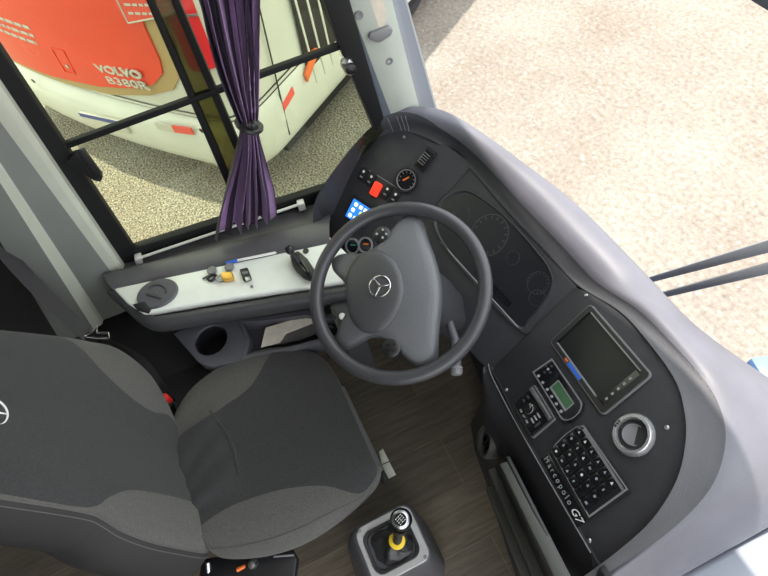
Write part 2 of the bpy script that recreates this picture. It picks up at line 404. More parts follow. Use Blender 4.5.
b = B(); lathe(b, [(.001, -.012), (.012, -.01), (.017, 0), (.017, .03), (.012, .042), (.001, .045)], WL(346, 62, .03), WL(352, 72, .02) - WL(341, 52, .04), 14); lt = finish(b, 'latch', M['silver'], win, label='silver and black rounded window latch')
b = B(); lathe(b, [(.001, 0), (.013, 0), (.015, .012), (.001, .018)], WL(350, 67, .045), NW, 12); finish(b, 'latch_button', M['black'], lt)
# stock above the photo: header of the window opening
# rear pillar: folded profile, bottom pixels to top pixels
def loftp(name, edges, m, parent=None):
    rows = []
    for (xb, yb, xt, yt, d) in edges:
        p0, p1 = WL(xb, yb, d), WL(xt, yt, d)
        dirv = (p1 - p0); p1 = p0 + dirv * ((2.3 - p0.z) / dirv.z)
        pm = p0 - dirv * ((p0.z - .42) / dirv.z)
        rows.append([pm, p0, p0.lerp(p1, .5), p1])
    b = B(); grid(b, rows); return finish(b, name, m, parent, sharp=.5)
edges = [(126, 262, -2, 66, .0), (124, 264, 0, 80, .035), (118, 272, -2, 97, .055), (100, 280, -2, 122, .075), (82, 282, -4, 148, .08)]
t1 = struct(loftp('trim_1', [edges[0], edges[1], (122, 266, 6, 94, .05), (118, 268, -1, 98, .06), (111, 272, -7, 112, .063)], M['pillarlit']))
loftp('pillar_face', [(111, 272, -7, 112, .063), (96, 276, -6, 126, .07), (78, 281, -8, 150, .074)], M['pillar'], t1)
loftp('pillar_step', [(78, 281, -8, 150, .074), (74, 283, -8, 163, .09), (66, 286, -8, 170, .105)], M['pillarlit'], t1)
loftp('pillar_side', [(66, 286, -8, 170, .105), (50, 296, -8, 195, .11), (38, 304, -8, 228, .112)], M['pillar'], t1)
loftp('pillar_back', [(38, 304, -8, 228, .112), (0, 330, -40, 262, .05), (-40, 340, -90, 280, .0)], M['wall'], t1)
# front pillar
t2 = struct(loftp('trim_2', [(372, 128, 319, 0, -.02), (384, 118, 334, -6, -.005), (390, 112, 345, -8, .0)], M['blueedge']))
loftp('pillar_face', [(390, 112, 345, -8, .0), (400, 110, 362, -5, .006), (411, 107, 380, -2, .003), (419, 106, 392, 0, -.008)], M['apillar'], t2)
loftp('pillar_edge', [(419, 106, 392, 0, -.008), (424, 106, 396, 0, -.03), (435, 107, 405, 0, -.05), (437, 108, 407, 0, -.10)], M['blueedge'], t2)
# details of the front pillar
def apt(x, y, h=.0): return WL(x, y, .003 + h)
b = B(); prism(b, [apt(367, 36), apt(369, 31), apt(388, 24), apt(392, 27), apt(390, 33), apt(379, 40), apt(375, 40)], NW * .014, .004); finish(b, 'coat_hook', M['grey'], t2)
b = B(); prism(b, [apt(*p) for p in cr([V((368, 4, 0)), V((372, -4, 0)), V((381, -3, 0)), V((385, 8, 0)), V((386, 20, 0)), V((381, 27, 0)), V((374, 22, 0)), V((371, 14, 0))], 3, True) and [(q.x, q.y) for q in cr([V((368, 4, 0)), V((372, -4, 0)), V((381, -3, 0)), V((385, 8, 0)), V((386, 20, 0)), V((381, 27, 0)), V((374, 22, 0)), V((371, 14, 0))], 3, True)]], NW * .002); finish(b, 'worn_patch', M['peel'], t2, label='beige patch of peeled paint')
for (x, y) in ((359, 15), (389, 61)):
    b = B(); lathe(b, [(.001, .001), (.006, .003), (.011, .003), (.012, -.004)], apt(x, y), NW, 14); finish(b, 'screw_cover', M['grey'], t2)

# windshield
base = [(-.52, .40), (-.40, .50), (-.18, .575), (.05, .615), (.35, .635), (.8, .65), (1.9, .65)]
rows = [[V((x, y, .70)) for x, y in base], [V((x, y - .08, 2.3)) for x, y in base]]
b = B(); grid(b, rows); w2 = struct(finish(b, 'window_2', M['windshield']))
b = B(); prism(b, [YP(738, -6, .56), YP(752, -22, .56), YP(800, 8, .56), YP(790, 26, .56)], (0, .03, 0), .004); struct(finish(b, 'trim_3', M['blueedge']))
b = B(); prism(b, [Z(750, 357, .70), Z(790, 351, .70), Z(830, 400, .70), Z(775, 396, .70)], (0, 0, -1.5), .01)
prism(b, [V((x, y + .02, .42)) for x, y in base] + [V((x, y + .10, .42)) for x, y in base[::-1]], (0, 0, -1.3)); struct(finish(b, 'trim_4', M['bodyblue']))

# wiper outside the windshield
wp_ = thing('windshield_wiper', 'pair of thin grey wiper bars outside the windshield beyond the dashboard', 'wiper', YP(690, 280, .69))
for nm, a, c, w0, w1 in (('wiper_arm', (636, 284), (790, 240.5), .0075, .014), ('wiper_blade', (652, 298), (795, 262), .008, .013)):
    A, C_ = YP(*a, .68), YP(*c, .72)
    up = (C_ - A).cross(V((0, 1, 0))).normalized()
    b = B(); tube(b, [A + V((.012, .007, -.004)), V((A.x + .012, A.y + .007, .40))], .007, 8); finish(b, 'wiper_pivot', M['wiper'], wp_)
    b = B(); prism(b, [A - up * w0, C_ - up * w1, C_ + up * w1, A + up * w0], (0, .014, 0), .003); finish(b, nm, M['wiper'], wp_)

# ------------------------------------------------------------------ dashboard
dash = thing('dashboard', 'dark grey wraparound dashboard with padded rim below the windshield', 'dashboard', (0, .35, .3))
ST = [  # inner pixel, plane, outer pixel, outer height
 ((327, 264), LP, (316, 250), .56), ((325, 235), LP, (313.5, 225), .64), ((329, 204), LP, (315.5, 203), .69), ((344, 176), LP, (327, 184), .74), ((365, 147), LP, (351, 150), .79),
 ((381, 136), LP, (374, 124), .835), ((402, 131), LP, (396, 110.5), .855), ((420, 134), LP, (421, 106.5), .86), ((438, 142), LP, (450, 113), .86),
 ((458, 156), IN, (488, 137), .865), ((474, 171), IN, (527, 166), .87), ((508, 210), IN, (575, 203), .87), ((545, 249), IN, (622, 249), .87),
 ((578, 284), IN, (660, 289), .87), ((622, 311), WG, (692, 322), .875), ((651, 342), WG, (728, 350), .87), ((677, 378), WG, (765, 375), .86),
 ((687, 408), WG, (808, 402), .83), ((689, 440), WG, (830, 450), .79), ((680, 480), WG, (810, 500), .75), ((655, 520), WG, (764, 529), .735), ((620, 552), WG, (716, 556), .725),
 ((580, 582), WG, (675, 580), .71), ((545, 612), WG, (638, 610), .69)]
IP = [p(*i) for i, p, o, z in ST]; OP = [Z(*o, z) for i, p, o, z in ST]; NP = [{LP: NL, IN: N2, WG: N1}[p] for i, p, o, z in ST]
rows = []
cen = V((0, 0, .9))
for i in range(len(ST)):
    I, O, n = IP[i], OP[i], NP[i]; D = O - I; w = D.length
    out = V((D.x, D.y, 0)).normalized()
    c = min(.040, w * .32)
    big = max(0, min(1, (i - 14) / 4))
    up = (n * .6 + V((0, 0, 1)) * .4).normalized()
    prof = [I - D * min(.10, .010 / w) - n * .012, I - D * min(.07, .006 / w) + n * .0015, I + D * .06 + n * .004, I + D * .20 + up * c * .40, I + D * .36 + up * c * .95, I + D * .58 + up * c * 1.12, I + D * .82 + up * c * .78,
            O - out * .004 + V((0, 0, c * .1)), O + out * .006 - V((0, 0, .035)), O + out * .012 - V((0, 0, .16)), O + out * .012 - V((0, 0, .45))]
    rows.append(prof)
def interp(tab, x):
    for (a, c), (a2, c2) in zip(tab, tab[1:]):
        if x <= a2: return c + (c2 - c) * max(0, (x - a) / (a2 - a))
    return tab[-1][1]
cols = list(zip(*rows)); cols = [cr(c, 5) for c in cols]; rows = list(zip(*cols))
cove, pad = [], []
for k, r in enumerate(rows):
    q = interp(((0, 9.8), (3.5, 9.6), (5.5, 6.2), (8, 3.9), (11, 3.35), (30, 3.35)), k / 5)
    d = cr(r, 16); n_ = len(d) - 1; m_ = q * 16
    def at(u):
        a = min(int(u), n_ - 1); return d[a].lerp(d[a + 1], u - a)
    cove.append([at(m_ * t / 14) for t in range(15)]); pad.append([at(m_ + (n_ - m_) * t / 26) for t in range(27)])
b = B(); grid(b, pad); finish(b, 'padded_rim', M['pad'], dash, sharp=1.2)
b = B(); grid(b, cove); finish(b, 'shaded_cove', M['cove'], dash, sharp=1.2)
for k_, (px_, py_) in enumerate(((396, 113), (401, 112), (406, 113), (386, 117), (366, 132))):
    i_ = min(range(len(cove)), key=lambda q: (V((cove[q][9].x, cove[q][9].y, cove[q][9].z)) - Z(px_, py_ + 8, .85)).length)
    rr = cove[i_]; b = B(); tube(b, [rr[t] + V((0, 0, .0006)) for t in range(4, 13)], .0012, 6); finish(b, 'crease', M['pad'], dash)
# flat panels (slightly set in below the rim)
lpx = [(329, 204), (344, 176), (365, 147), (381, 136), (402, 131), (420, 134), (438, 142), (458, 156), (470, 165), (423, 220), (395, 262), (345, 280), (327, 262)]
def polyp(P, n, par, name, m, px, h0=-.02, h1=0, bev=.002, grow=1.0):
    pts = [P(*p) for p in px]; c = sum(pts, V()) / len(pts)
    pts = [c + (p - c) * grow + n * h0 for p in pts]
    b = B(); prism(b, pts, n * (h1 - h0), bev); return finish(b, name, m, par)
gp = polyp(LP, NL, dash, 'gauge_panel', M['panel'], lpx, grow=1.03)
ipx = [(470, 165), (476, 173), (508, 211), (545, 250), (575, 286), (490, 370), (470, 350), (440, 300), (405, 245), (423, 220)]
ip = polyp(IN, N2, dash, 'instrument_panel', M['panel'], ipx, h1=-.003, grow=1.02)
wpx = [(575, 286), (597, 295), (622, 311), (651, 342), (677, 378), (687, 408), (689, 440), (680, 480), (655, 520), (620, 552), (592, 570), (590, 550), (555, 490), (520, 430), (490, 370)]
rp = polyp(WG, N1, dash, 'wing_panel', M['panel'], wpx, grow=.99)
# rounded front lip under the wing panel
lipr = []
for (x, y), (x2, y2), z2 in (((488, 362), (486, 372), .60), ((490, 370), (484, 396), .57), ((500, 388), (486, 420), .56), ((520, 430), (508, 458), .57), ((555, 490), (534, 515), .60), ((590, 552), (566, 572), .63), ((610, 588), (586, 606), .64)):
    a = WG(x, y); c = Z(x2, y2, z2)
    lipr.append([a + N1 * -.004 + FW.y * .012, a + N1 * .001 + FW.y * .003, a - FW.y * .006 - N1 * .004, a.lerp(c, .45) + V((0, -.012, .004)), c + V((0, -.002, 0)), c + V((0, .02, -.04)), c + V((0, .03, -.12))])
cols = [cr(c, 5) for c in zip(*lipr)]; lipr = [cr(r, 3) for r in zip(*cols)]
b = B(); grid(b, lipr); finish(b, 'wing_lip', M['knee'], dash, sharp=1.2)
b = B(); tube(b, cr([WG(489, 364) + N1 * .002, WG(493, 378) + N1 * .002, WG(520, 430) + N1 * .001, WG(591, 553) + N1 * .001], 6), .0016, 6); finish(b, 'edge_bead', M['grey'], dash)
# knee panel under the instruments, and beside the console
b = B()
prism(b, [(-.30, .24, .66), (.24, .15, .60), (.24, .20, .02), (-.33, .30, .02)], (0, .03, 0), .004)
prism(b, [(-.50, -.06, .50), (-.30, .22, .62), (-.30, .28, .02), (-.50, .02, .02)], (-.03, .01, 0), .004)
finish(b, 'knee_panel', M['knee'], dash)
# lower body below the wing
TOPL = [Z(484, 400, .57), Z(488, 424, .56), Z(508, 458, .57), Z(534, 515, .60), Z(564, 570, .63), Z(586, 606, .64)]
BOTL = [Z(474, 424, .02), Z(478, 450, .02), Z(489, 484, .02), Z(501, 524, .02), Z(517, 576, .02), Z(528, 612, .02)]
b = B(); rows = [[t + V((0, .16, .03)), t + V((0, .012, .002)), t + V((0, -.004, -.02)), t.lerp(q, .5) + V((0, -.006, 0)), q, q + V((0, .2, 0))] for t, q in zip(TOPL, BOTL)]
grid(b, [cr(r, 3) for r in rows]); finish(b, 'lower_panel', M['knee'], dash)
_n = (BOTL[4] - TOPL[1]).cross(BOTL[1] - TOPL[4]).normalized()
if _n.y > 0: _n = -_n
_o = TOPL[2].lerp(BOTL[3], .5)
def lw(x, y, h=.012): return PL(x, y, _o + _n * h, _n)
fr = Fr(lw(489, 441), (1, -.1, 0), (_n + V((-.25, -.1, .3))).normalized())
b = B(); rows = []
for r, h in ((.052, -.04), (.052, .006), (.044, .016), (.034, .012), (.031, -.02)):
    rows.append([fr(a, c, h) for a, c in circ(0, 0, r * .86, 28, r * 1.25)])
grid(b, rows, cv=True); fv = finish(b, 'floor_vent', M['lowgrey'], dash)
slabo('vent_core', M['dark'], fv, fr, circ(0, 0, .027, 24, .039), -.02, -.004)
b = B()
for k in (-1, 0, 1): slab(b, fr, rrect(k * .015, 0, .004, .066 - abs(k) * .012), -.004, .008)
finish(b, 'vane', M['black'], fv)
b = B(); prism(b, [lw(497, 462), lw(510, 455), lw(572, 578), lw(556, 600)], _n * .012, .004); finish(b, 'kick_recess', M['black'], dash)
for p, q, wd, hh_ in (((500, 468), (558, 596), .013, .034), ((512, 462), (574, 584), .010, .030), ((494, 486), (536, 590), .008, .026)):
    A, C_ = lw(*p), lw(*q)
    d = (C_ - A).normalized(); up = d.cross(_n).normalized()
    b = B(); prism(b, [A - up * wd, C_ - up * wd, C_ + up * wd, A + up * wd], _n * hh_, .004); finish(b, 'kick_rail', M['lowgrey'], dash)

def screw(f, a, c, par, m='silver', r=.0045):
    b = B(); lathe(b, [(r, -.002), (r, .0015), (r * .6, .003), (.0005, .003)], f(a, c), f.n, 12); return finish(b, 'screw', M[m], par)
for a, c in ((-.112, .019), (-.156, .318), (.203, .27), (.283, .018)): screw(FW, a, c, rp)
for px in ((404, 137), (336, 200)): 
    a, c = FL.loc(LP(*px)); screw(FL, a, c, gp, 'grey')
a, c = FI.loc(IN(465, 167)); 

# instrument cluster: hooded dark lens with faint dials
cpx = [(438, 232), (436, 216), (443, 203), (457, 193), (474, 194), (505, 217), (532, 246), (549, 269), (552, 286), (543, 304), (530, 320), (518, 327), (478, 285), (450, 252)]
cp = [FI.loc(IN(*p)) for p in cpx]
cp = [(q.x, q.y) for q in cr([V((a, c, 0)) for a, c in cp], 4, True)]
cxm = sum(p[0] for p in cp) / len(cp); cym = sum(p[1] for p in cp) / len(cp)
def shr(P, k): return [(cxm + (a - cxm) * k, cym + (c - cym) * k) for a, c in P]
b = B(); grid(b, [[FI(a, c, -.004) for a, c in shr(cp, 1.07)], [FI(a, c, .005) for a, c in shr(cp, 1.045)], [FI(a, c, .006) for a, c in shr(cp, 1.01)], [FI(a, c, -.0005) for a, c in shr(cp, .97)]], cv=True)
finish(b, 'cluster_hood', M['panel'], ip)
lens = slabo('cluster_lens', M['cluster'], ip, FI, shr(cp, .985), -.004, .0005)
def dial(px, r, par, P=IN, F=FI, ticks=13, a0=-40, a1=220, mm='faint', needle=None):
    a, c = F.loc(P(*px)); f = F.sub(a, c, 0, .0008)
    d = ringo('dial', M[mm], par, f, circ(0, 0, r, 40), circ(0, 0, r * .96, 40), 0, .0008)
    b = B()
    for k in range(ticks):
        t = math.radians(a0 + (a1 - a0) * k / (ticks - 1)); ff = f.sub(0, 0, t)
        slab(b, ff, rrect(r * .84, 0, r * .16, r * .05), 0, .0008)
    finish(b, 'tick_marks', M[mm], d)
    if needle is not None:
        slabo('needle', M['dimwhite'], d, f.sub(0, 0, math.radians(needle)), [(-.2 * r, -.03 * r), (.8 * r, -.012 * r), (.8 * r, .012 * r), (-.2 * r, .03 * r)], .001, .002)
dial((489, 235), .060, lens); dial((538, 283), .030, lens); dial((537, 298), .022, lens, ticks=7); dial((461, 217), .030, lens); dial((513, 258), .020, lens, ticks=7)
b = B(); tube(b, [IN(441, 242) + N2 * .003, IN(480, 285) + N2 * .003, IN(520, 329) + N2 * .003], .002, 6); finish(b, 'edge_highlight', M['edge'], ip)  # pale line painted as the highlight on the bezel's lower edge
b = B(); slab(b, FI, [FI.loc(IN(*p)) for p in ((480, 268), (512, 303), (508, 307), (476, 272))], .001, .003); finish(b, 'warning_strip', M['gloss'], lens)

# controls on the gauge panel
def LLc(a, c, rot=-11): return FL.sub(a, c, math.radians(rot))
ds = LLc(-.2965, -.2475)
dsp = slabo('touch_display', M['black'], gp, ds, rrect(0, .004, .086, .082, .006), 0, .005, .001)
scr = slabo('blue_screen', M['bluescreen'], dsp, ds, rrect(0, 0, .073, .064, .002), .005, .0058)
for k, (a, c) in enumerate(((-.020, .019), (0, .019), (.019, .018), (-.021, -.001), (.010, .001), (-.022, -.021), (-.002, -.021))):
    slabo('icon', M['iconyel'] if k == 4 else M['icon'], dsp, ds, rrect(a, c, .0125, .0125, .003), .0058, .0064)
for k, (a, c) in enumerate(((-.322, -.127), (-.291, -.134), (-.262, -.158), (-.226, -.153), (-.194, -.160))):
    f = LLc(a, c)
    if k == 2:
        s_ = slabo('rocker_switch', M['redsw'], gp, f, rrect(0, 0, .028, .044, .004), 0, .010, .002, label='red rocker switch')
    else:
        s_ = slabo('rocker_switch', M['black'], gp, f, rrect(0, 0, .026, .044, .003), 0, .006, .002)
        slabo('symbol', M['white'], s_, f, circ(0, .008, .0042, 10), .006, .0068); slabo('symbol', M['dimwhite'], s_, f, rrect(0, -.010, .010, .004), .006, .0068)
slabo('switch_strip', M['edge'], gp, LLc(-.257, -.118), rrect(0, -.002, .155, .0022), 0, .003)
f = LLc(-.173, -.100)
g = ringo('round_gauge', M['black'], gp, f, circ(0, 0, .037, 36), circ(0, 0, .030, 36), 0, .010)
slabo('gauge_face', M['gloss'], g, f, circ(0, 0, .031, 32), 0, .004)
ringo('gauge_ring', M['edge'], g, f, circ(0, 0, .0315, 36), circ(0, 0, .0295, 36), .006, .0108)
slabo('needle', M['orange'], g, f.sub(-.004, .002, math.radians(55)), rrect(0, 0, .022, .005), .004, .006)
b = B()
for k in range(9):
    slab(b, f.sub(0, 0, math.radians(-30 + 30 * k)), rrect(.025, 0, .006, .0015), .004, .005)
finish(b, 'tick_marks', M['dimwhite'], g)
f = LLc(-.136, -.024, -20)
r_ = slabo('toggle_switch', M['black'], gp, f, rrect(0, 0, .040, .070, .004), 0, .008, .002)
slabo('toggle', M['gloss'], r_, f, rrect(0, .002, .030, .050, .004), .008, .016, .004)
b = B()
for k in range(5): slab(b, f, rrect(0, -.016 + .008 * k, .022, .0016), .016, .0172)
finish(b, 'grip_rib', M['grey'], r_)
for px, mm in (((353, 246), 'green'), ((366, 245), 'orange')):
    a, c = FL.loc(LP(*px)); f = LLc(a, c)
    g = ringo('round_gauge', M['edge'], gp, f, circ(0, 0, .026, 28), circ(0, 0, .021, 28), 0, .007, label='small round gauge with a %s mark' % mm)
    slabo('gauge_face', M['gloss'], g, f, circ(0, 0, .0215, 24), 0, .003)
    slabo('needle', M[mm], g, f.sub(0, .004, .5), rrect(0, 0, .018, .005), .003, .005)
a, c = FL.loc(LP(352, 261)); f = LLc(a, c)
b = B()
for k in range(3): slab(b, f, rrect(0, -.012 + .012 * k, .05, .005), 0, .004)
finish(b, 'vent_slot', M['gloss'], gp)

# chrome air vent on the wing
f = FW.sub(.175, .211, math.radians(-35))
b = B(); lathe(b, [(.030, -.015), (.030, .006), (.033, .012), (.038, .012), (.042, .006), (.043, -.004)], f.o, f.n, 40); av = finish(b, 'air_vent', M['ventring'], rp, label='round air vent with chrome ring')
slabo('vent_bowl', M['dark'], av, f, circ(0, 0, .031, 32), -.016, -.010)
b = B(); lathe(b, [(.027, -.006), (.0275, -.002), (.025, .001), (.021, .002), (.019, -.001), (.0005, -.001)], f(0, 0, 0), (f.n + f.y * .35 + f.x * .1), 32); fl = finish(b, 'vent_flap', M['knee'], av)
b = B(); lathe(b, [(.0215, .0015), (.0215, .0035), (.0195, .0035), (.0195, .0005)], f(0, 0, 0), (f.n + f.y * .35 + f.x * .1), 32); finish(b, 'flap_ring', M['edge'], fl)
b = B()
for k in (-1, 0, 1): slab(b, f.sub(0, 0, .9), rrect(-.034, k * .006, .004, .004), .010, .013)
finish(b, 'grip_mark', M['black'], av)

# name plate
f = FW.sub(.170, .0225, math.radians(-1))
npl = slabo('name_plate', M['gloss'], rp, f, rrect(0, 0, .162, .024, .002), 0, .0025, .0008)
b = B(); text_bm(b, 'M a r c o p o l o', f.sub(-.019, .0, 0, .003), .0175, .0004, align='CENTER', xs=.98); finish(b, 'lettering', M['dimwhite'], npl)
b = B(); text_bm(b, 'G7', f.sub(.060, .0, 0, .003), .021, .0004, shear=.4, xs=1.2); finish(b, 'emblem', M['white'], npl)

# ------------------------------------------------------------------ devices set in the wing
mon = thing('monitor', 'flat dark display screen set in the right wing of the dashboard', 'screen', FW(-.01, .248, 0))
ringo('bezel', M['black'], mon, FW, rrect(-.0095, .2485, .226, .126, .008), rrect(-.0095, .2485, .200, .104, .004), 0, .008)
ringo('bezel_rim', M['edge'], mon, FW, rrect(-.0095, .2485, .232, .132, .011), rrect(-.0095, .2485, .2255, .1255, .0085), 0, .0055)
slabo('display', M['screen'], mon, FW, rrect(-.0095, .2485, .202, .106), 0, .0035)
b = B(); slab(b, FW, rrect(-.0095, .302, .190, .003), .0035, .0085); slab(b, FW, rrect(-.022, .1965, .170, .003), .0035, .0085); finish(b, 'silver_line', M['edge'], mon)
kb = slabo('button_bar', M['gloss'], mon, FW, rrect(.083, .2485, .015, .095, .002), .0035, .006)
for k in range(5): slabo('button', M['dimwhite'], mon, FW, rrect(.083, .212 + .016 * k, .005, .006, .001), .006, .0072)
slabo('film_tab', M['bluetab'], mon, FW, rrect(-.018, .1905, .052, .0085), .008, .0088, label='blue protective film tab')
slabo('film_tab', M['orange'], mon, FW, rrect(-.053, .1905, .012, .005), .008, .0086, label='orange sliver of film')

cu_ = thing('control_unit', 'black control unit with a small green display, beside the flat screen', 'control unit', FW(-.015, .134, 0))
op = [(-.098, .102), (.050, .101)] + [(.050 + .020 * math.sin(t), .134 - .033 * math.cos(t)) for t in [math.pi * k / 8 for k in range(1, 8)]] + [(.050, .167), (-.088, .167)]
def insetp(P, d):
    cx_ = sum(p[0] for p in P) / len(P); cy_ = sum(p[1] for p in P) / len(P)
    wx = max(p[0] for p in P) - min(p[0] for p in P); wy = max(p[1] for p in P) - min(p[1] for p in P)
    return [(cx_ + (a - cx_) * (1 - 2 * d / wx), cy_ + (c - cy_) * (1 - 2 * d / wy)) for a, c in P]
slabo('housing', M['black'], cu_, FW, op, 0, .007, .002)
ringo('rim', M['edge'], cu_, FW, insetp(op, .003), insetp(op, .0055), .0065, .0085)
slabo('faceplate', M['gloss'], cu_, FW, insetp(op, .008), .006, .0078)
slabo('display', M['lcd'], cu_, FW, rrect(.008, .136, .066, .020, .002), .0078, .0086)
ringo('display_frame', M['edge'], cu_, FW, rrect(.008, .1345, .072, .028, .002), rrect(.008, .136, .067, .021, .001), .0078, .0088)
for a, c in ((-.068, .142), (-.068, .153), (-.068, .131), (-.079, .142), (-.057, .142)): slabo('arrow_key', M['dimwhite'] if (a, c) == (-.068, .142) else M['faint'], cu_, FW, circ(a, c, .0032, 10), .0078, .010)
for k in range(6): slabo('button', M['dimwhite'], cu_, FW, circ(-.072 + .022 * k, .1135, .0034, 12), .0078, .0105)

rad = thing('car_radio', 'small black radio with one round knob and silver edge, nearest the wheel', 'radio', FW(-.013, .055, 0))
slabo('housing', M['black'], rad, FW, rrect(-.0125, .055, .101, .068, .003), 0, .010, .002)
ringo('trim', M['grey'], rad, FW, rrect(-.0125, .055, .1055, .0725, .004), rrect(-.0125, .055, .101, .068, .003), 0, .006)
slabo('silver_edge', M['silver'], rad, FW, rrect(-.010, .083, .096, .011, .002), .009, .016, .002)
slabo('faceplate', M['gloss'], rad, FW, rrect(-.0125, .0485, .093, .050, .002), .010, .0115)
b = B(); f = FW.sub(-.018, .052, 0, .0115); lathe(b, [(.012, 0), (.0115, .010), (.0095, .012), (.0005, .012)], f.o, f.n, 24); kn = finish(b, 'knob', M['gloss'], rad)
b = B(); lathe(b, [(.0135, 0), (.0135, .004), (.0115, .005), (.0112, 0)], f.o, f.n, 24); finish(b, 'knob_ring', M['chrome'], kn)
for a, c, w, h in ((-.045, .064, .010, .005), (-.045, .050, .010, .005), (.010, .064, .014, .004), (.010, .054, .014, .004), (.010, .044, .014, .004), (.026, .050, .006, .018), (-.030, .031, .010, .004), (-.014, .031, .010, .004), (.002, .031, .010, .004)):
    slabo('button', M['faint'] if h > .0045 else M['dimwhite'], rad, FW, rrect(a, c, w, h, .001), .0115, .0128)

kp = thing('keypad', 'black switch keypad with rows of white symbols above the name plate', 'keypad', FW(.173, .092, 0))
op = [(.089 + .004, .042)] + [(.256, .041), (.257, .145), (.095, .141)] + [(.086, .125), (.083, .092), (.086, .058)]
slabo('housing', M['black'], kp, FW, op, 0, .006, .002)
ringo('rim', M['edge'], kp, FW, insetp(op, .003), insetp(op, .0055), .0055, .0078)
slabo('top_bar', M['grey'], kp, FW, rrect(.176, .1335, .146, .005, .001), .006, .009)
kinds = [lambda f: circ(0, 0, .0028, 10), lambda f: rrect(0, 0, .006, .004), lambda f: [(-.003, -.003), (.003, -.003), (0, .003)], lambda f: rrect(0, 0, .003, .006, .001)]
for j in range(4):
    for i in range(6):
        x = .1015 + .0248 * i + .0015; y = .0555 + .0225 * j
        k = slabo('key', M['gloss'], kp, FW, rrect(x, y, .0222, .0192, .002), .006, .0088, .0012)
        if j == 0 and i in (4,): continue
        f = FW.sub(x, y, 0, .0088)
        slabo('symbol', M['white'] if (i * 7 + j * 3) % 4 == 0 else M['dimwhite'], k, f, kinds[(i + 2 * j + i * j) % 4](f), 0, .0006)

# ------------------------------------------------------------------ steering
NWH = V((.17, -.27, .95)).normalized()
WHC = CAM + ray(397.0, 290.0) * 1.325
FST = Fr(WHC, (.25, 1, .3), NWH)
def imgang(f):
    def pr(p):
        d = V(p) - CAM; c = V((right.dot(d), down.dot(d), fwd.dot(d))); return V((c.x / c.z, c.y / c.z))
    q = pr(f(.1, 0)) - pr(f(0, 0)); return math.degrees(math.atan2(q.y, q.x))
FST = FST.sub(0, 0, math.radians(imgang(FST) + 9))      # wheel turned as it stands
FST = FST.sub(0, 0, math.radians(imgang(FST) + 9))
sw = thing('steering_wheel', 'black four spoke steering wheel with a three pointed star on its hub', 'steering wheel', WC)
b = B(); tube(b, [FST(.2145 * math.cos(t), .2145 * math.sin(t)) for t in [2 * math.pi * k / 96 for k in range(96)]], .0175, 18, closed=True); finish(b, 'rim', M['wheel'], sw)
RAD = [(0, .110), (15, .112), (31, .120), (45, .134), (54, .150), (61, .170), (66, .192), (70, .206), (75, .209), (80, .206), (84, .190), (89, .163), (96, .142), (106, .128), (118, .124), (127, .134), (133, .156), (138, .188), (142, .206), (147, .208), (152, .202), (156, .176), (161, .146), (168, .128), (175, .122), (180, .121)]
def rf0(deg):
    d = abs((deg + 180) % 360 - 180)
    for (a0, r0), (a1, r1) in zip(RAD, RAD[1:]):
        if a0 <= d <= a1: return r0 + (r1 - r0) * (d - a0) / (a1 - a0)
    return .12
def rf(deg): return sum(rf0(deg + k) for k in (-4, -3, -2, -1, 0, 1, 2, 3, 4)) / 9
def hh(r, a):   # dome height of the hub over the rim plane
    q = max(0, 1 - (r / .212) ** 2); return -.008 + .050 * q ** 1.25
rows = []
for k in (1.0, .995, .96, .88, .75, .6, .4, .2, .02):
    row = []
    for j in range(180):
        d = j * 2; r = rf(d) * k; t = math.radians(d)
        h = hh(r, d) - (.030 if k == 1.0 else .012 if k == .995 else .004 if k == .96 else 0)
        row.append(FST(r * math.cos(t), r * math.sin(t), h))
    rows.append(row)
b = B(); grid(b, rows, cv=True); b.faces.new([v for v in b.verts][-180:]); finish(b, 'hub', M['hub'], sw, sharp=1.2)
LOB = [(0, .078), (30, .082), (60, .092), (85, .106), (110, .106), (135, .092), (160, .078), (180, .074)]
def lobr(deg):
    d = abs((deg + 180) % 360 - 180)
    for (a0, r0), (a1, r1) in zip(LOB, LOB[1:]):
        if a0 <= d <= a1:
            t = (d - a0) / (a1 - a0); return r0 + (r1 - r0) * t
rows = []
for k, dh in ((1.0, -.012), (.985, .003), (.93, .0075), (.8, .009), (.5, .010), (.02, .011)):
    row = []
    for j in range(90):
        d = j * 4; r = lobr(d) * k; t = math.radians(d); a, c = -.050 + r * math.cos(t), r * math.sin(t)
        row.append(FST(a, c, hh(math.hypot(a, c), 0) + dh))
    rows.append(row)
b = B(); grid(b, rows, cv=True); b.faces.new([v for v in b.verts][-90:]); ab = finish(b, 'airbag_cover', M['airbag'], sw, sharp=1.2)
f = FST.sub(-.028, 0, 0, hh(.03, 0) + .0105)
b = B(); tube(b, [f(.026 * math.cos(t), .026 * math.sin(t), .002) for t in [2 * math.pi * k / 40 for k in range(40)]], .0017, 8, closed=True)
for k in range(3):
    ff = f.sub(0, 0, 2 * math.pi * k / 3); prism(b, [ff(-.002, -.0032, .0005), ff(.025, -.0007, .0005), ff(.025, .0007, .0005), ff(-.002, .0032, .0005)], f.n * .003, .0006, 1)
finish(b, 'star_emblem', M['chrome'], ab)
for s in (1, -1):
    f = FST.sub(-.022, s * .143, s * .3, hh(.14, 0) - .004)
    b = B(); lathe(b, [(.024, -.018), (.023, .006), (.017, .010), (.0005, .011)], f.o, f.n, 24); tb = finish(b, 'thumb_button_pad', M['black'], sw)
    for a, c in ((-.010, .006), (.008, .009), (.0, -.010), (.012, -.006)):
        b = B(); lathe(b, [(.0032, .009), (.0030, .0135), (.0005, .014)], f(a, c), f.n, 10); finish(b, 'thumb_button', M['dimwhite'] if s > 0 else M['black'], tb)
b = B(); tube(b, cr([FST(.035, -.165, .003), FST(.03, -.15, .006), FST(.022, -.147, .008)], 3), .0012, 6); finish(b, 'seam', M['black'], sw)

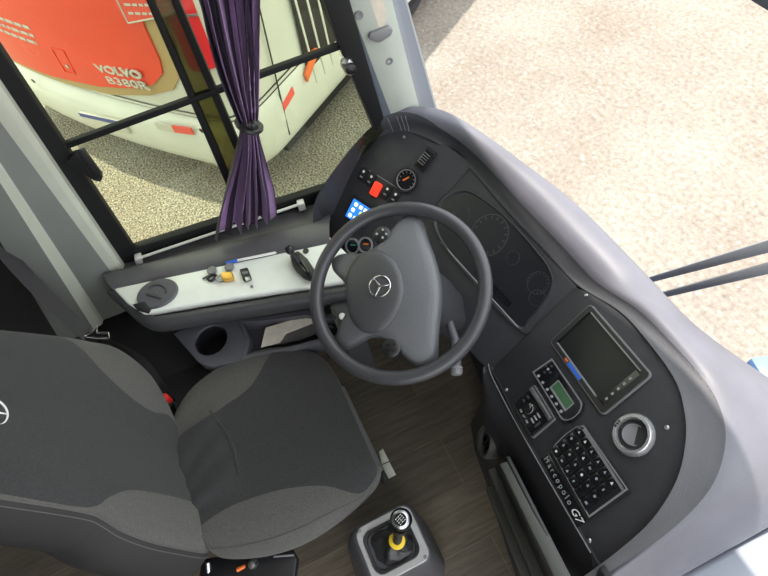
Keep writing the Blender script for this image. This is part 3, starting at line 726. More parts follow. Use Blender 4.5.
colm = thing('steering_column', 'dark grey steering column shroud with stalks behind the steering wheel', 'steering column', (0, .17, .3))
AXC = V((.02, .48, -.87)).normalized(); c0 = WHC - NWH * .030
FC = Fr(c0, FST.x, -AXC)
rows = []
for h, a, c, o in ((-.004, .05, .055, 0), (-.02, .068, .072, .005), (-.07, .072, .078, .012), (-.14, .066, .070, .016), (-.20, .055, .06, .016), (-.27, .05, .052, .012), (-.33, .055, .052, .0)):
    rows.append([FC(o + x, y, h) for x, y in rrect(0, 0, 2 * a, 2 * c, min(a, c) * .6, 6)])
b = B(); grid(b, rows, cv=True, capu=True); finish(b, 'shroud', M['consoledark'], colm, sharp=1)
b = B(); tube(b, [FC(0, 0, -.30), FC(.0, 0, -.56)], .042, 18); finish(b, 'lower_tube', M['knee'], colm)
zst = .70
pA, pB, pC = Z(448, 318, zst + .01), Z(455, 340, zst), Z(456.5, 372, zst - .02)
b = B(); tube(b, [pA, pB, pC], [.010, .0115, .014], 14); st = finish(b, 'stalk', M['tray'], colm)
b = B(); d = (pC - pB).normalized(); lathe(b, [(.0145, -.014), (.0160, -.012), (.0160, -.008), (.0145, -.006), (.016, -.004), (.016, 0), (.0145, .002), (.0145, .006), (.009, .009), (.0005, .009)], pC, d, 16); finish(b, 'stalk_tip', M['grey'], st)
pA, pB = Z(462, 312, .60), Z(480, 343, .60)
b = B(); tube(b, [pA, pB, pB + (pB - pA) * .12], [.011, .012, .007], 12); finish(b, 'stalk', M['consoledark'], colm)

# ------------------------------------------------------------------ sill, console and what lies on it
b = B()
A0, A1 = Z(102, 273, .645), Z(330, 217, .645); B0, B1 = Z(112, 289, .645), Z(330, 243, .645)
rows = []
for t in (0, .33, .66, 1):
    a, c = A0.lerp(A1, t), B0.lerp(B1, t)
    wl_ = a - NW * ((a - PW).dot(NW) + .012)
    rows.append([V((wl_.x, wl_.y, .615)), V((wl_.x, wl_.y, .618)).lerp(a + V((0, 0, -.03)), .8), a + V((-.006, 0, -.02)), a + V((.004, 0, .0)), a.lerp(c, .35) + V((0, 0, .010)), a.lerp(c, .75) + V((0, 0, .008)), c + V((0, 0, -.004)), c + V((.004, 0, -.03))])
rows = [cr(r, 3) for r in rows]
grid(b, rows); struct(finish(b, 'trim_5', M['sill']))
b = B(); prism(b, [wp(-.15, .52, 0), wp(.75, .52, 0), wp(.75, .52, .09), wp(-.15, .52, .09)], (0, 0, .02)); struct(finish(b, 'trim_6', M['wall']))

con = thing('side_console', 'pale console shelf with round lid and cup holder along the driver window', 'console', (-.36, -.4, 0))
cpts = [(114, 289), (220, 268), (330, 241), (352, 262), (356, 284), (340, 288), (310, 292), (240, 302), (157, 316), (148, 318), (132, 308)]
b = B(); prism(b, [Z(x, y, .61) for x, y in cpts], (0, 0, .032), .006, 3); finish(b, 'shelf_top', M['console'], con)
fr_ = []
for (x, y), z2 in (((108, 290), .55), ((124, 304), .54), ((140, 318), .53), ((157, 322), .53), ((200, 315), .53), ((250, 307), .53), ((312, 297), .53), ((356, 290), .53)):
    p = Z(x, y, .63); c = (V((-.38, -.4, .63)) - p); 
    o = V((.6, -.35, 0)).normalized() if x > 150 else V((.1, -1, 0)) if x < 120 else V((.35, -.8, 0)).normalized()
    fr_.append([p - o * .024 + V((0, 0, -.004)), p - o * .004 + V((0, 0, .003)), p + o * .008 + V((0, 0, -.008)), p + o * .011 + V((0, 0, -.03)), p + o * .006 + V((0, 0, -.052)), p - o * .02 + V((0, 0, -.064)), p - o * .07 + V((0, 0, -.07)), p - o * .10 + V((0, 0, -.28))])
cols = [cr(c, 4) for c in zip(*fr_)]; fr_ = [cr(r, 3) for r in zip(*cols)]
b = B(); grid(b, fr_); finish(b, 'console_body', M['consoledark'], con, sharp=1.2)
lc = Z(157.5, 293.5, .646); f = Fr(lc, (.2, 1, 0), (0, 0, 1))
b = B(); grid(b, [[f(a, c, h) for a, c in circ(0, 0, r, 44, r * .80)] for r, h in ((.064, -.006), (.064, .002), (.0615, .006), (.03, .006), (.001, .006))], cv=True); lid = finish(b, 'round_lid', M['lid'], con, label='round grey lid with a half moon finger grip')
hm = [(-.028, .006)] + [(.028 * math.cos(t), .012 + .024 * math.sin(t)) for t in [math.pi - math.pi * k / 12 for k in range(13)]] + [(.028, .006)]
f2 = Fr(lc, Z(170, 290, .648) - Z(144, 283, .648), (0, 0, 1))
b = B(); tube(b, [f2(a * 1.05, c * .8 - .003, .0065) for a, c in hm[1:-1]], .0035, 8); slab(b, f2, rrect(0, -.014, .056, .006, .002), .005, .011, .001); finish(b, 'finger_grip', M['consoledark'], lid)
b = B(); prism(b, [Z(x, y, .650) for x, y in ((133, 305), (145, 302), (152, 309), (149, 314), (138, 311))], (0, 0, .004), .001); finish(b, 'lid_hinge', M['black'], con)
b = B(); lathe(b, [(.009, -.002), (.009, .003), (.006, .004), (.0005, .002)], Z(306, 251, .643), (0, 0, 1), 16); finish(b, 'plug', M['black'], con)
b = B(); prism(b, [wp(-.34, 0, .0), wp(.34, 0, .0), V((-.40, -.30, 0)), V((-.31, -.62, 0)), V((-.34, -.95, 0))], (0, 0, .385), .012); struct(finish(b, 'trim_7', M['wall']))
# cup holder tray lower down
tz = .50
tp = [(172, 332), (215, 322), (262, 318), (305, 311), (338, 318), (346, 338), (290, 352), (240, 362), (210, 367), (200, 362)]
tpts = [Z(x, y, tz) for x, y in tp]; FT = Fr((0, 0, tz), (1, 0, 0), (0, 0, 1))
cup = Z(211, 340, tz)
def poly_radial(pts, c, n):
    """intersect rays from c with the polygon, so a round hole can be bridged to it"""
    out = []
    for k in range(n):
        t = 2 * math.pi * k / n; d = V((math.cos(t), math.sin(t))); best = 9
        for i in range(len(pts)):
            p, q = pts[i], pts[(i + 1) % len(pts)]; e = V((q.x - p.x, q.y - p.y)); den = d.x * e.y - d.y * e.x
            if abs(den) < 1e-9: continue
            w = V((p.x - c.x, p.y - c.y)); s = (w.x * e.y - w.y * e.x) / den; u = (w.x * d.y - w.y * d.x) / den
            if s > 0 and -1e-6 <= u <= 1 + 1e-6: best = min(best, s)
        out.append(V((c.x + d.x * best, c.y + d.y * best, tz)))
    return out
cp0 = [Z(x, y, tz) for x, y in ((172, 332), (215, 322), (238, 320), (246, 340), (240, 362), (210, 367), (198, 362))]
ring = poly_radial(cp0, cup, 48)
cr_ = lambda r, h: [cup + V((r * math.cos(2 * math.pi * k / 48), r * math.sin(2 * math.pi * k / 48), h)) for k in range(48)]
b = B(); grid(b, [[p + V((0, 0, -.05)) for p in ring], [p + V((0, 0, -.003)) for p in ring], [cup + (p - cup) * .985 for p in ring], cr_(.056, .002), cr_(.0535, .001), cr_(.052, -.008)], cv=True); cb = finish(b, 'cup_holder', M['tray'], con)
b = B(); grid(b, [cr_(.052, -.008), cr_(.048, -.085)], cv=True); finish(b, 'cup_well', M['black'], cb)  # blacker than the tray: shade inside the hole put into the colour
b = B(); b.faces.new([b.verts.new(p) for p in cr_(.0483, -.083)]); finish(b, 'cup_bottom', M['black'], cb)
b = B()
po = [Z(x, y, tz) for x, y in ((238, 320), (262, 317), (305, 310), (340, 316), (346, 338), (290, 352), (240, 362), (246, 340))]
pin = [Z(x, y, tz) for x, y in ((243, 322), (264, 320.5), (305, 315), (334, 319), (339, 334), (288, 347), (246, 355.5), (250, 340))]
grid(b, [[p + V((0, 0, -.05)) for p in po], po, pin, [p + V((0, 0, -.06)) for p in pin]], cv=True)
b.faces.new([b.verts.new(p + V((0, 0, -.06))) for p in pin]); finish(b, 'open_tray', M['tray'], con)
# switch block at the front end of the console
e0, e1 = Z(326, 291, .60), Z(341, 334, .56)
b = B(); prism(b, [Z(325, 291, .60), Z(352, 289, .60), Z(362, 326, .60), Z(340, 334, .60)], (0, 0, -.3), .006); sb = finish(b, 'switch_block', M['consoledark'], con)
b = B()
for k in range(3):
    p0 = Z(326 + 4.2 * k, 295 + 13 * k, .602); p1 = Z(329.5 + 4.2 * k, 305 + 13 * k, .602); o = (Z(330, 294, .602) - Z(326, 295, .602)) * .55
    prism(b, [p0, p1, p1 + o, p0 + o], (0, 0, .006), .0015)
finish(b, 'rocker_switch', M['black'], sb)
b = B(); lathe(b, [(.010, 0), (.010, .006), (.008, .011), (.0005, .013)], Z(342.5, 317, .602), (0, 0, 1), 16); finish(b, 'push_button', M['console'], sb, label='small cream push button')
b = B(); prism(b, [Z(x, y, .602) for x, y in ((341, 322), (353, 320), (354, 324), (342, 326))], (0, 0, .006), .001); finish(b, 'button_base', M['grey'], sb)

# parking brake lever on the console
pb = thing('parking_brake', 'black parking brake lever with round knob on the pale console', 'brake lever', Z(297, 262, .643))
bz = .643
b = B(); prism(b, [Z(x, y, bz) for x, y in ((291, 258), (300, 254), (309, 262), (318, 276), (313, 283), (304, 280), (295, 271))], (0, 0, .022), .006); finish(b, 'lever_base', M['black'], pb)
b = B(); prism(b, [Z(x, y, bz + .022) for x, y in ((296, 260), (301, 257), (313, 277), (308, 279))], (0, 0, .010), .003); finish(b, 'lever_slot', M['gloss'], pb)
k0, k1 = Z(300, 264, bz + .02), Z(290, 250, bz + .062)
b = B(); tube(b, [k0, k0.lerp(k1, .5), k1], [.010, .007, .007], 12); finish(b, 'lever', M['black'], pb)
b = B(); lathe(b, [(.0005, -.014), (.010, -.011), (.0145, -.002), (.0145, .005), (.010, .012), (.0005, .014)], k1, (k1 - k0), 18); finish(b, 'knob', M['black'], pb)

# padlock, keys, fob, pen
pz = .644
pd = thing('padlock', 'small brass padlock with a shackle lying on the pale console', 'padlock', Z(228, 279, pz))
b = B(); prism(b, [Z(x, y, pz) for x, y in ((222.5, 275), (233.5, 274), (235, 281), (224, 283))], (0, 0, .016), .003); finish(b, 'lock_body', M['brass'], pd)
b = B(); tube(b, cr([Z(224, 276.5, pz + .008), Z(219, 276, pz + .008), Z(216.5, 279, pz + .008), Z(219, 281.5, pz + .008), Z(225, 281.5, pz + .008)], 5), .003, 8); finish(b, 'shackle', M['silver'], pd)
for (x, y, lab, h) in ((212.5, 271.5, 'round grey key head left of the brass padlock', .012), (230, 268, 'round grey key head behind the brass padlock, near the pen', .012)):
    kt = thing('key', lab, 'key', Z(x, y, pz), 'keys around the padlock')
    p = Z(x, y, pz)
    b = B(); lathe(b, [(.013, 0), (.0145, .003), (.0145, .008), (.012, .010), (.0005, .009)], p + V((0, 0, .0)), (0, 0, 1), 20); finish(b, 'key_head', M['grey'], kt)
    b = B(); prism(b, [p + V(q) for q in ((.008, -.012, 0), (.014, -.010, 0), (.016, -.034, 0), (.010, -.036, 0))], (0, 0, .003), .0008); finish(b, 'key_blade', M['black'], kt)
kr = B(); c = Z(212, 277.5, pz + .004); tube(kr, [c + V((.010 * math.cos(t), .013 * math.sin(t), .002 * math.sin(3 * t))) for t in [2 * math.pi * k / 24 for k in range(24)]], .0042, 8, closed=True)
tag(finish(kr, 'key_ring', M['black']), 'dark looped key ring left of the brass padlock', 'key ring')
fb = thing('key_fob', 'black key fob with a shiny end, right of the brass padlock', 'key fob', Z(246.5, 276, pz))
b = B(); prism(b, [Z(x, y, pz) for x, y in ((240.5, 271), (248.5, 269), (252.5, 280.5), (244.5, 283))], (0, 0, .012), .004, 3); finish(b, 'fob_body', M['black'], fb)
b = B(); prism(b, [Z(x, y, pz + .012) for x, y in ((245, 277.5), (249.5, 276.5), (251, 280), (246, 281.5))], (0, 0, .0015), .0005); finish(b, 'fob_badge', M['silver'], fb)
b = B(); prism(b, [Z(x, y, pz + .012) for x, y in ((242, 272.3), (247.5, 271), (248.3, 273.4), (243, 274.7))], (0, 0, .0015), .0005); finish(b, 'fob_button', M['grey'], fb)
p0, p1, p2 = Z(226, 263.5, pz + .005), Z(237.5, 260.3, pz + .005), Z(275, 252.8, pz + .005)
pn = thing('pen', 'white pen with a bright blue cap on the back edge of the pale console', 'pen', p1)
b = B(); tube(b, [p0, p1], .0052, 10); finish(b, 'cap', M['bluetab'], pn, label='bright blue cap')
b = B(); tube(b, [p1, p2, p2 + (p2 - p1) * .04], [.0042, .0042, .001], 10); finish(b, 'barrel', M['white'], pn)
b = B(); p = Z(252, 286.5, pz); prism(b, [p + V(q) for q in ((-.006, -.003, 0), (.004, -.005, 0), (.007, .002, 0), (-.002, .004, 0))], (0, 0, .002), .0005); tag(finish(b, 'crumb', M['grey']), 'tiny grey crumb on the pale console below the key fob', 'crumb')
# papers and woven cloth in the open tray
b = B(); prism(b, [Z(x, y, .475) for x, y in ((261, 348), (266, 328), (318, 313), (322, 320), (286, 334), (280, 343))], (0, 0, .003)); tag(finish(b, 'folded_paper', M['paper']), 'crumpled cream paper in the open tray of the console', 'paper')
b = B(); prism(b, [Z(x, y, .468) for x, y in ((268, 347), (276, 336), (318, 322), (336, 327), (300, 341))], (0, 0, .005), .002); tag(finish(b, 'woven_cloth', M['mat']), 'grey woven cloth under the paper in the console tray', 'cloth')

# ------------------------------------------------------------------ curtain and its rod
cur = thing('curtain', 'purple pleated curtain gathered by a tie in front of the side window', 'curtain', WL(245, 240, .08))
CR = [(-60, 176, 262), (0, 198, 258), (30, 206, 258.5), (60, 215, 259), (90, 226, 258.5), (112, 235, 258), (125, 240, 257), (138, 239.5, 259), (160, 233, 264), (185, 225, 269), (208, 218, 274), (224, 213, 277)]
rows = []
nf = 6; NT = 120
for i, (yy, xl, xr) in enumerate(CR):
    row = []
    tie = math.exp(-((yy - 125) / 30.0) ** 2); amp = .036 * (1 - .45 * tie)
    for k in range(NT + 1):
        t = k / NT
        slant = (-.26 * (xr - xl) * t) if yy > 200 else (-.26 * (xr - xl) * t) * max(0, (yy - 125) / 75) if yy > 125 else 0
        ph = 2 * math.pi * nf * (t + .05 * math.sin(7 * t + yy * .012)) + .4 * math.sin(yy * .02)
        tri = math.asin(max(-1, min(1, .96 * math.sin(ph)))) / 1.29
        a = amp * (.65 + .35 * math.sin(17 * t + 1.3))
        xx = xl + (xr - xl) * (t + .018 * math.cos(ph)) 
        row.append(WL(xx, yy + (12 if yy > 220 else 0) * 1 + slant, .098) + NW * a * tri)
    rows.append(row)
cols = [cr(c, 4) for c in zip(*rows)]; rows = list(zip(*cols))
b = B(); grid(b, rows)
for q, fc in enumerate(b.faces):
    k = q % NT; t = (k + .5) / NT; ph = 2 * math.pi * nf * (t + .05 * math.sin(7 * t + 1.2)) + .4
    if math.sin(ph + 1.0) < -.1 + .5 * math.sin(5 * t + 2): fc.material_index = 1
cl = finish(b, 'cloth', [M['purple'], M['foldshade']], cur, sharp=1.5)
sol = cl.modifiers.new('thickness', 'SOLIDIFY'); sol.thickness = .0015
b = B()
ring = []
for k in range(28):
    t = 2 * math.pi * k / 28; ring.append(WL(249 + 11.5 * math.cos(t), 125 + 2.5 * math.cos(t + .8), .098) + NW * .034 * math.sin(t))
tube(b, ring, .008, 8, closed=True); te = finish(b, 'tieback', M['black'], cur)
b = B(); lathe(b, [(.0005, -.013), (.010, -.009), (.0135, 0), (.010, .009), (.0005, .013)], WL(253.5, 125, .138), NW, 16); finish(b, 'tie_knot', M['black'], te)
rd = thing('curtain_rod', 'thin white curtain rod along the bottom of the side window', 'curtain rod', WL(220, 235, .045))
b = B(); tube(b, [WL(136, 259, .045), WL(302, 203.5, .045)], .0048, 10); finish(b, 'rod', M['rod'], rd)
for x, y in ((138, 257.5), (300, 203.5)):
    b = B(); prism(b, [WL(x + a, y + c, .03) for a, c in ((-4, -3.5), (3, -5.5), (5, 1), (-2, 3.5))], NW * .024, .003); finish(b, 'bracket', M['rod'], rd)

# ------------------------------------------------------------------ driver seat
seat = thing('driver_seat', 'black and grey fabric driver seat left of the gear lever', 'seat', (.07, -.55, 0))
def tproj(p, L, R): d = R - L; return max(.015, min(.985, (p - L).dot(d) / d.dot(d)))
def seatgrid(rowsdef, height, skirt, ncol=(10, 26, 10), sub=4):
    """rowsdef: (L, R, tl, tr). returns three meshes of rows (left, middle, right) in 3D"""
    Ls = cr([r[0] for r in rowsdef], sub); Rs = cr([r[1] for r in rowsdef], sub)
    tl = cr([V((r[2], r[3], 0)) for r in rowsdef], sub)
    return Ls, Rs, [v.x for v in tl], [v.y for v in tl]
cz = .465
CU = [((172, 444), (207, 545), (176, 446), (208, 527)), ((173, 425), (218, 556), (196, 430), (222, 514)), ((190, 392), (248, 557), (220, 414), (248, 497)), ((214, 371), (280, 551), (240, 399), (275, 487)),
      ((246, 355), (310, 538), (254, 384), (297, 485)), ((280, 348), (340, 518), (262, 352), (317, 491)), ((307, 351), (361, 500), None, (334, 503)), ((324, 360), (373, 487), None, None), ((335, 374), (378.5, 476), None, None), ((341, 386), (379.5, 468), None, None)]
rd_ = []
for L, R, bl, br in CU:
    l, r = Z(*L, cz), Z(*R, cz)
    rd_.append((l, r, tproj(Z(*bl, cz + .04), l, r) if bl else .012, tproj(Z(*br, cz + .04), l, r) if br else .988))
Ls, Rs, TL, TR = seatgrid(rd_, 0, 0)
def cush(t, s):
    e = max(0, 1 - abs(2 * t - 1) ** 5); e2 = min(1, (1 - s) / .10 + .0); e2 = 1 - (1 - e2) ** 3
    h = .050 * (e ** .45) * (.25 + .75 * e2)
    d = 1 - min(1, abs(t - .5) / .38); h -= .010 * max(0, d) * min(1, (1 - s) * 3)
    # raised pad edge near the back, as on the worn centre panel
    if .20 < t < .70:
        q = 1 / (1 + math.exp((s - .27 - .05 * t) * 170)); w = min(1, (t - .20) / .08, (.70 - t) / .05) if t < .70 else 0; h += .016 * q * w * (1 + .22 * math.sin(t * 45 + s * 25)) * min(1, s / .10)
    return h
N = len(Ls); LM, MM, RM = [], [], []
for i in range(N):
    s = i / (N - 1); l, r = Ls[i], Rs[i]
    def P(t): return l.lerp(r, t) + V((0, 0, cush(t, s)))
    side = (r - l).normalized()
    fo = V((.1, .9, 0)) * (.02 if i == N - 1 else 0)
    lm = [l + V((0, 0, -.11)) + side * .02, l + V((0, 0, -.05)) + side * .003, l + V((0, 0, -.015)) - side * .003] + [P(TL[i] * k / 10) for k in range(11)]
    mm = [P(TL[i] + (TR[i] - TL[i]) * k / 30) for k in range(31)]
    rm = [P(TR[i] + (1 - TR[i]) * k / 10) for k in range(11)] + [r + V((0, 0, -.015)) + side * .003, r + V((0, 0, -.05)) - side * .003, r + V((0, 0, -.11)) - side * .02]
    LM.append(lm); MM.append(mm); RM.append(rm)
pts = []
for k in range(15):
    t = .24 + .40 * k / 14; s = .285 + .05 * t - .010 * math.cos(6.28 * (k / 14)); i_ = s * (N - 1); a = int(i_)
    l, r = Ls[a].lerp(Ls[a + 1], i_ - a), Rs[a].lerp(Rs[a + 1], i_ - a); pts.append(l.lerp(r, t) + V((0, 0, cush(t, s) + .0005)))
FOLD = pts
for D, zz in ((.008, -.016), (.008, -.05), (-.015, -.11)):
    for G in (LM, MM, RM):
        last = G[-1] if D == .008 and zz == -.016 else G[N - 1]
        G.append([V((p.x, p.y, 0)) + V((.05, .99, 0)) * D + V((0, 0, min(p.z, cz + zz) if zz > -.1 else min(p.z, cz + zz))) for p in G[N - 1]])
b = B(); grid(b, MM); cu = finish(b, 'seat_cushion', M['seatdark'], seat, sharp=1.3)
b = B(); grid(b, LM); finish(b, 'cushion_bolster', M['seatgrey'], seat, sharp=1.3)
b = B(); grid(b, RM); finish(b, 'cushion_bolster', M['seatgrey'], seat, sharp=1.3)
def seamline(G, col, par, h=.001, r=.0013, rng=None):
    pts = [g[col] + V((0, 0, h)) for g in G[:N]]
    if rng: pts = pts[rng[0]:rng[1]]
    b = B(); tube(b, pts, r, 6); finish(b, 'seam', M['seam'], par)
seamline(RM, 8, cu, rng=(2, N))
b = B(); tube(b, FOLD, [.0015] + [.0045] * 13 + [.0015], 8); finish(b, 'fold', M['seatdark'], cu)
# backrest
nb = V((0, .95, .31)).normalized(); pbk = V((-.1, -.735, .5))
def BK(x, y): return PL(x, y, pbk, nb)
BA = [((170, 452), (206, 552), (173, 455), (203, 530)), ((169, 432), (208, 552), (168, 447), (193, 520)), ((164, 408), (203, 553), (157, 429), (178, 511)), ((156, 388), (184, 550), (135, 412), (158, 502)), ((142, 368), (152, 543), (106, 400), (128, 493)), ((116, 348), (122, 532), (84, 383), (105, 492)),
      ((88, 341.5), (104, 521), (72, 366), (95, 501)), ((58, 337), (84, 513), (60, 340), (86, 511)), ((0, 331), (0, 499), None, None), ((-70, 326), (-80, 487), None, None), ((-150, 322), (-170, 478), None, None), ((-200, 330), (-230, 474), None, None)]
rd_ = []
for L, R, bl, br in BA:
    l, r = BK(*L), BK(*R)
    rd_.append((l, r, tproj(BK(*bl), l, r) if bl else .012, tproj(BK(*br), l, r) if br else .988))
Ls, Rs, TL, TR = seatgrid(rd_, 0, 0)
TL = [max(.01, v) for v in TL]; TR = [min(.99, v) for v in TR]
N = len(Ls); LM, MM, RM = [], [], []
for i in range(N):
    s = i / (N - 1); l, r = Ls[i], Rs[i]; side = (r - l).normalized(); upv = (Ls[min(i + 1, N - 1)] - Ls[max(i - 1, 0)])
    def P(t):
        e = max(0, 1 - abs(2 * t - 1) ** 4); d = max(0, 1 - abs(t - .5) / .34)
        return l.lerp(r, t) + nb * (.030 * e ** .5 - .012 * d)
    lm = [l - nb * .16 + side * .05, l - nb * .07 - side * .005, l - nb * .02 - side * .004] + [P(TL[i] * k / 10) for k in range(11)]
    mm = [P(TL[i] + (TR[i] - TL[i]) * k / 30) for k in range(31)]
    rm = [P(TR[i] + (1 - TR[i]) * k / 10) for k in range(11)]
    rs = [r, r - nb * .008 + side * .010, r - nb * .05 + side * .026, r - nb * .10 + side * .028, r - nb * .16 + side * .0]
    LM.append(lm); MM.append(mm); RM.append(rm); rd_.append(rs)
RS = rd_[len(BA):]
b = B(); grid(b, MM); bk = finish(b, 'backrest', M['seatdark'], seat, sharp=1.3)
b = B(); grid(b, LM); finish(b, 'backrest_bolster', M['seatgrey'], seat, sharp=1.3)
b = B(); grid(b, RM); finish(b, 'backrest_bolster', M['seatgrey'], seat, sharp=1.3)
b = B(); grid(b, [cr(r, 3) for r in RS]); finish(b, 'backrest_side', M['seatside'], seat, sharp=1.3)
b = B(); tube(b, [r[0] + nb * .001 for r in RS], .0016, 6); tube(b, [r[1] + nb * .0015 for r in RS], .0012, 6); finish(b, 'seam', M['seam'], bk)
b = B(); grid(b, [[lm[0] for lm in LM], [r[-1] for r in RS]]); finish(b, 'backrest_shell', M['black'], seat)
# embroidered ring with a star, running out of the picture
pe = BK(-15, 417) + nb * .021; f = Fr(pe, V((1, 0, 0)), nb)
b = B(); tube(b, [f(.031 * math.cos(t), .031 * math.sin(t)) for t in [2 * math.pi * k / 36 for k in range(36)]], .0022, 6, closed=True)
for k in range(3):
    t = math.radians(90 + 120 * k); tube(b, [f(0, 0), f(.031 * math.cos(t), .031 * math.sin(t))], [.003, .0012], 6)
finish(b, 'embroidery', M['white'], bk, label='white embroidered ring and star')
# base, adjusters, buckle
b = B()
prism(b, [V(p) for p in ((-.13, -.68, .37), (.30, -.70, .37), (.33, -.30, .37), (-.05, -.30, .37))], (0, 0, .05), .01)
prism(b, [V(p) for p in ((-.08, -.68, .0), (.24, -.68, .0), (.24, -.34, .0), (-.04, -.34, .0))], (0, 0, .37), .02)
finish(b, 'seat_base', M['black'], seat)
b = B(); prism(b, [Z(x, y, .36) for x, y in ((200, 590), (206, 560), (292, 546), (300, 560), (296, 590))], (0, 0, .03), .006); sp = finish(b, 'adjuster_panel', M['black'], seat)
b = B(); lathe(b, [(.013, 0), (.013, .012), (.009, .019), (.0005, .021)], Z(254, 563, .39), (.3, -.2, 1), 18); finish(b, 'adjuster_knob', M['silver'], sp)
b = B(); tube(b, [Z(237, 570, .40), Z(245, 566, .40)], [.006, .005], 10); finish(b, 'adjuster_tab', M['orange'], sp, label='orange adjuster tab')
b = B(); tube(b, [Z(274, 556.5, .40), Z(294, 555, .40)], .003, 6); finish(b, 'lever_bar', M['edge'], sp)
b = B(); tube(b, [Z(208, 562, .40), Z(209, 575, .38)], .007, 8); finish(b, 'bracket_pin', M['silver'], sp)
b = B()
prism(b, [Z(x, y, .33) for x, y in ((379, 452), (383, 449), (389, 461), (382, 464.5))], (0, 0, .004), .001)
prism(b, [Z(x, y, .33) for x, y in ((382, 465.5), (389.5, 462), (396, 475), (388.5, 479))], (0, 0, .004), .001)
br = finish(b, 'front_plate', M['brace'], seat, label='pale metal plates at the front corner')
b = B(); prism(b, [Z(x, y, .31) for x, y in ((374, 465), (383, 466), (389, 480), (386, 486), (376, 478))], (0, 0, .015), .002); finish(b, 'plate_mount', M['black'], br)
b = B(); prism(b, [Z(x, y, .47) for x, y in ((163, 398), (170, 396), (174, 401), (168, 405))], (0, 0, .03), .004); bu = finish(b, 'buckle', M['red'], seat, label='red seat belt buckle button')
b = B(); tube(b, [Z(168, 404, .45), Z(176, 418, .36)], .014, 8); finish(b, 'buckle_stem', M['black'], bu)

# seat belt: webbing, metal loop and lower strap
sbt = thing('seat_belt', 'black seat belt webbing with a metal loop behind the seat shoulder', 'seat belt', Z(92, 337, .6))
def ribbon(bm, pts, wv, th=.0016):
    rows = []
    for p, w in zip(pts, wv):
        rows.append([p - w, p + w, p + w + V((0, 0, th)), p - w + V((0, 0, th))])
    grid(bm, rows, cv=True, capu=True)
b = B(); ps = cr([Z(-10, 235, .95), Z(30, 280, .80), Z(66, 315, .70), Z(88, 334, .64)], 5); ribbon(b, ps, [V((.022, -.012, .004))] * len(ps)); finish(b, 'webbing', M['strap'], sbt)
b = B(); ps = cr([Z(95, 338, .62), Z(120, 345, .55), Z(142, 360, .50), Z(160, 385, .44), Z(172, 402, .38)], 5); ribbon(b, ps, [V((.014, .018, .0))] * len(ps)); finish(b, 'webbing', M['strap'], sbt)
b = B(); tube(b, [Z(x, y, .645) for x, y in ((84, 337), (92, 332), (98, 326), (97, 333), (109, 333), (110, 338), (99, 338))], .0032, 8, closed=True); finish(b, 'metal_loop', M['chrome'], sbt)

# ------------------------------------------------------------------ gear lever
gz = .45
gr = thing('gear_lever', 'gear lever with round knob on a grey floor housing beside the seat', 'gear lever', (.465, -.28, 0))
hx0, hx1, hy0, hy1 = .393, .540, -.362, -.202
def rr3(x0, x1, y0, y1, r, z): return [V((a, c, z)) for a, c in rrect((x0 + x1) / 2, (y0 + y1) / 2, x1 - x0, y1 - y0, r, 6)]
b = B(); grid(b, [rr3(hx0 - .03, hx1 + .03, hy0 - .09, hy1 + .03, .06, 0), rr3(hx0 - .02, hx1 + .022, hy0 - .062, hy1 + .02, .05, .2), rr3(hx0 - .012, hx1 + .012, hy0 - .036, hy1 + .010, .040, gz - .07), rr3(hx0 - .007, hx1 + .006, hy0 - .020, hy1 + .006, .033, gz - .022), rr3(hx0 - .003, hx1 + .003, hy0 - .007, hy1 + .003, .028, gz - .005), rr3(hx0, hx1, hy0, hy1, .026, gz)], cv=True, capu=True); finish(b, 'housing', M['ghouse'], gr, sharp=1)
b = B(); grid(b, [rr3(hx0 + .001, hx1 - .001, hy0 + .001, hy1 - .001, .026, gz), rr3(hx0 + .003, hx1 - .003, hy0 + .003, hy1 - .003, .025, gz + .003), rr3(hx0 + .018, hx1 - .018, hy0 + .014, hy1 - .018, .026, gz + .003), rr3(hx0 + .020, hx1 - .020, hy0 + .016, hy1 - .020, .025, gz - .001)], cv=True); bz_ = finish(b, 'bezel', M['bezel'], gr)
b = B(); grid(b, [rr3(hx0 + .018, hx1 - .018, hy0 + .014, hy1 - .018, .026, gz + .001), rr3(hx0 + .020, hx1 - .020, hy0 + .016, hy1 - .020, .026, gz + .007), rr3(hx0 + .026, hx1 - .026, hy0 + .022, hy1 - .026, .024, gz + .006), rr3(hx0 + .028, hx1 - .028, hy0 + .024, hy1 - .028, .024, gz - .004)], cv=True); finish(b, 'gasket', M['black'], bz_)
for a, c in ((hx0 + .010, hy0 + .016), (hx1 - .010, hy1 - .016), (hx1 - .010, hy0 + .016)):
    b = B(); lathe(b, [(.005, .002), (.005, .004), (.003, .0052), (.0005, .0052)], (a, c, gz), (0, 0, 1), 12); finish(b, 'screw', M['grey'], bz_)
top = Z(399, 527, .53); rg = Z(397, 541, .488)
rows = []
for k, (q, r) in enumerate(((0, 1), (.12, .92), (.3, .74), (.42, .70), (.55, .55), (.68, .52), (.82, .38), (.92, .32), (1, .26))):
    ctr = V(((hx0 + hx1) / 2, (hy0 + hy1) / 2, gz - .004)).lerp(rg, q); row = []
    for j in range(48):
        t = 2 * math.pi * j / 48; sq = 1 + .10 * (1 - q) * math.cos(4 * t) * -1
        wr = 1 + (.10 * math.sin(5 * t + k * 1.3) + .05 * math.sin(9 * t + k)) * math.sin(math.pi * q)
        row.append(ctr + V((.052 * r * sq * wr * math.cos(t), .058 * r * sq * wr * math.sin(t), .006 * math.sin(3 * t + k) * math.sin(math.pi * q))))
    rows.append(row)
b = B(); grid(b, rows, cv=True, capu=True); finish(b, 'boot', M['boot'], gr, sharp=1.3)
ax = (top - rg).normalized(); ax = V((.02, .12, 1)).normalized()
b = B(); lathe(b, [(.0165, -.003), (.0205, -.001), (.0205, .004), (.0165, .006)], rg, ax, 28); b2 = finish(b, 'collar_ring', M['yellow'], gr, label='yellow collar ring')
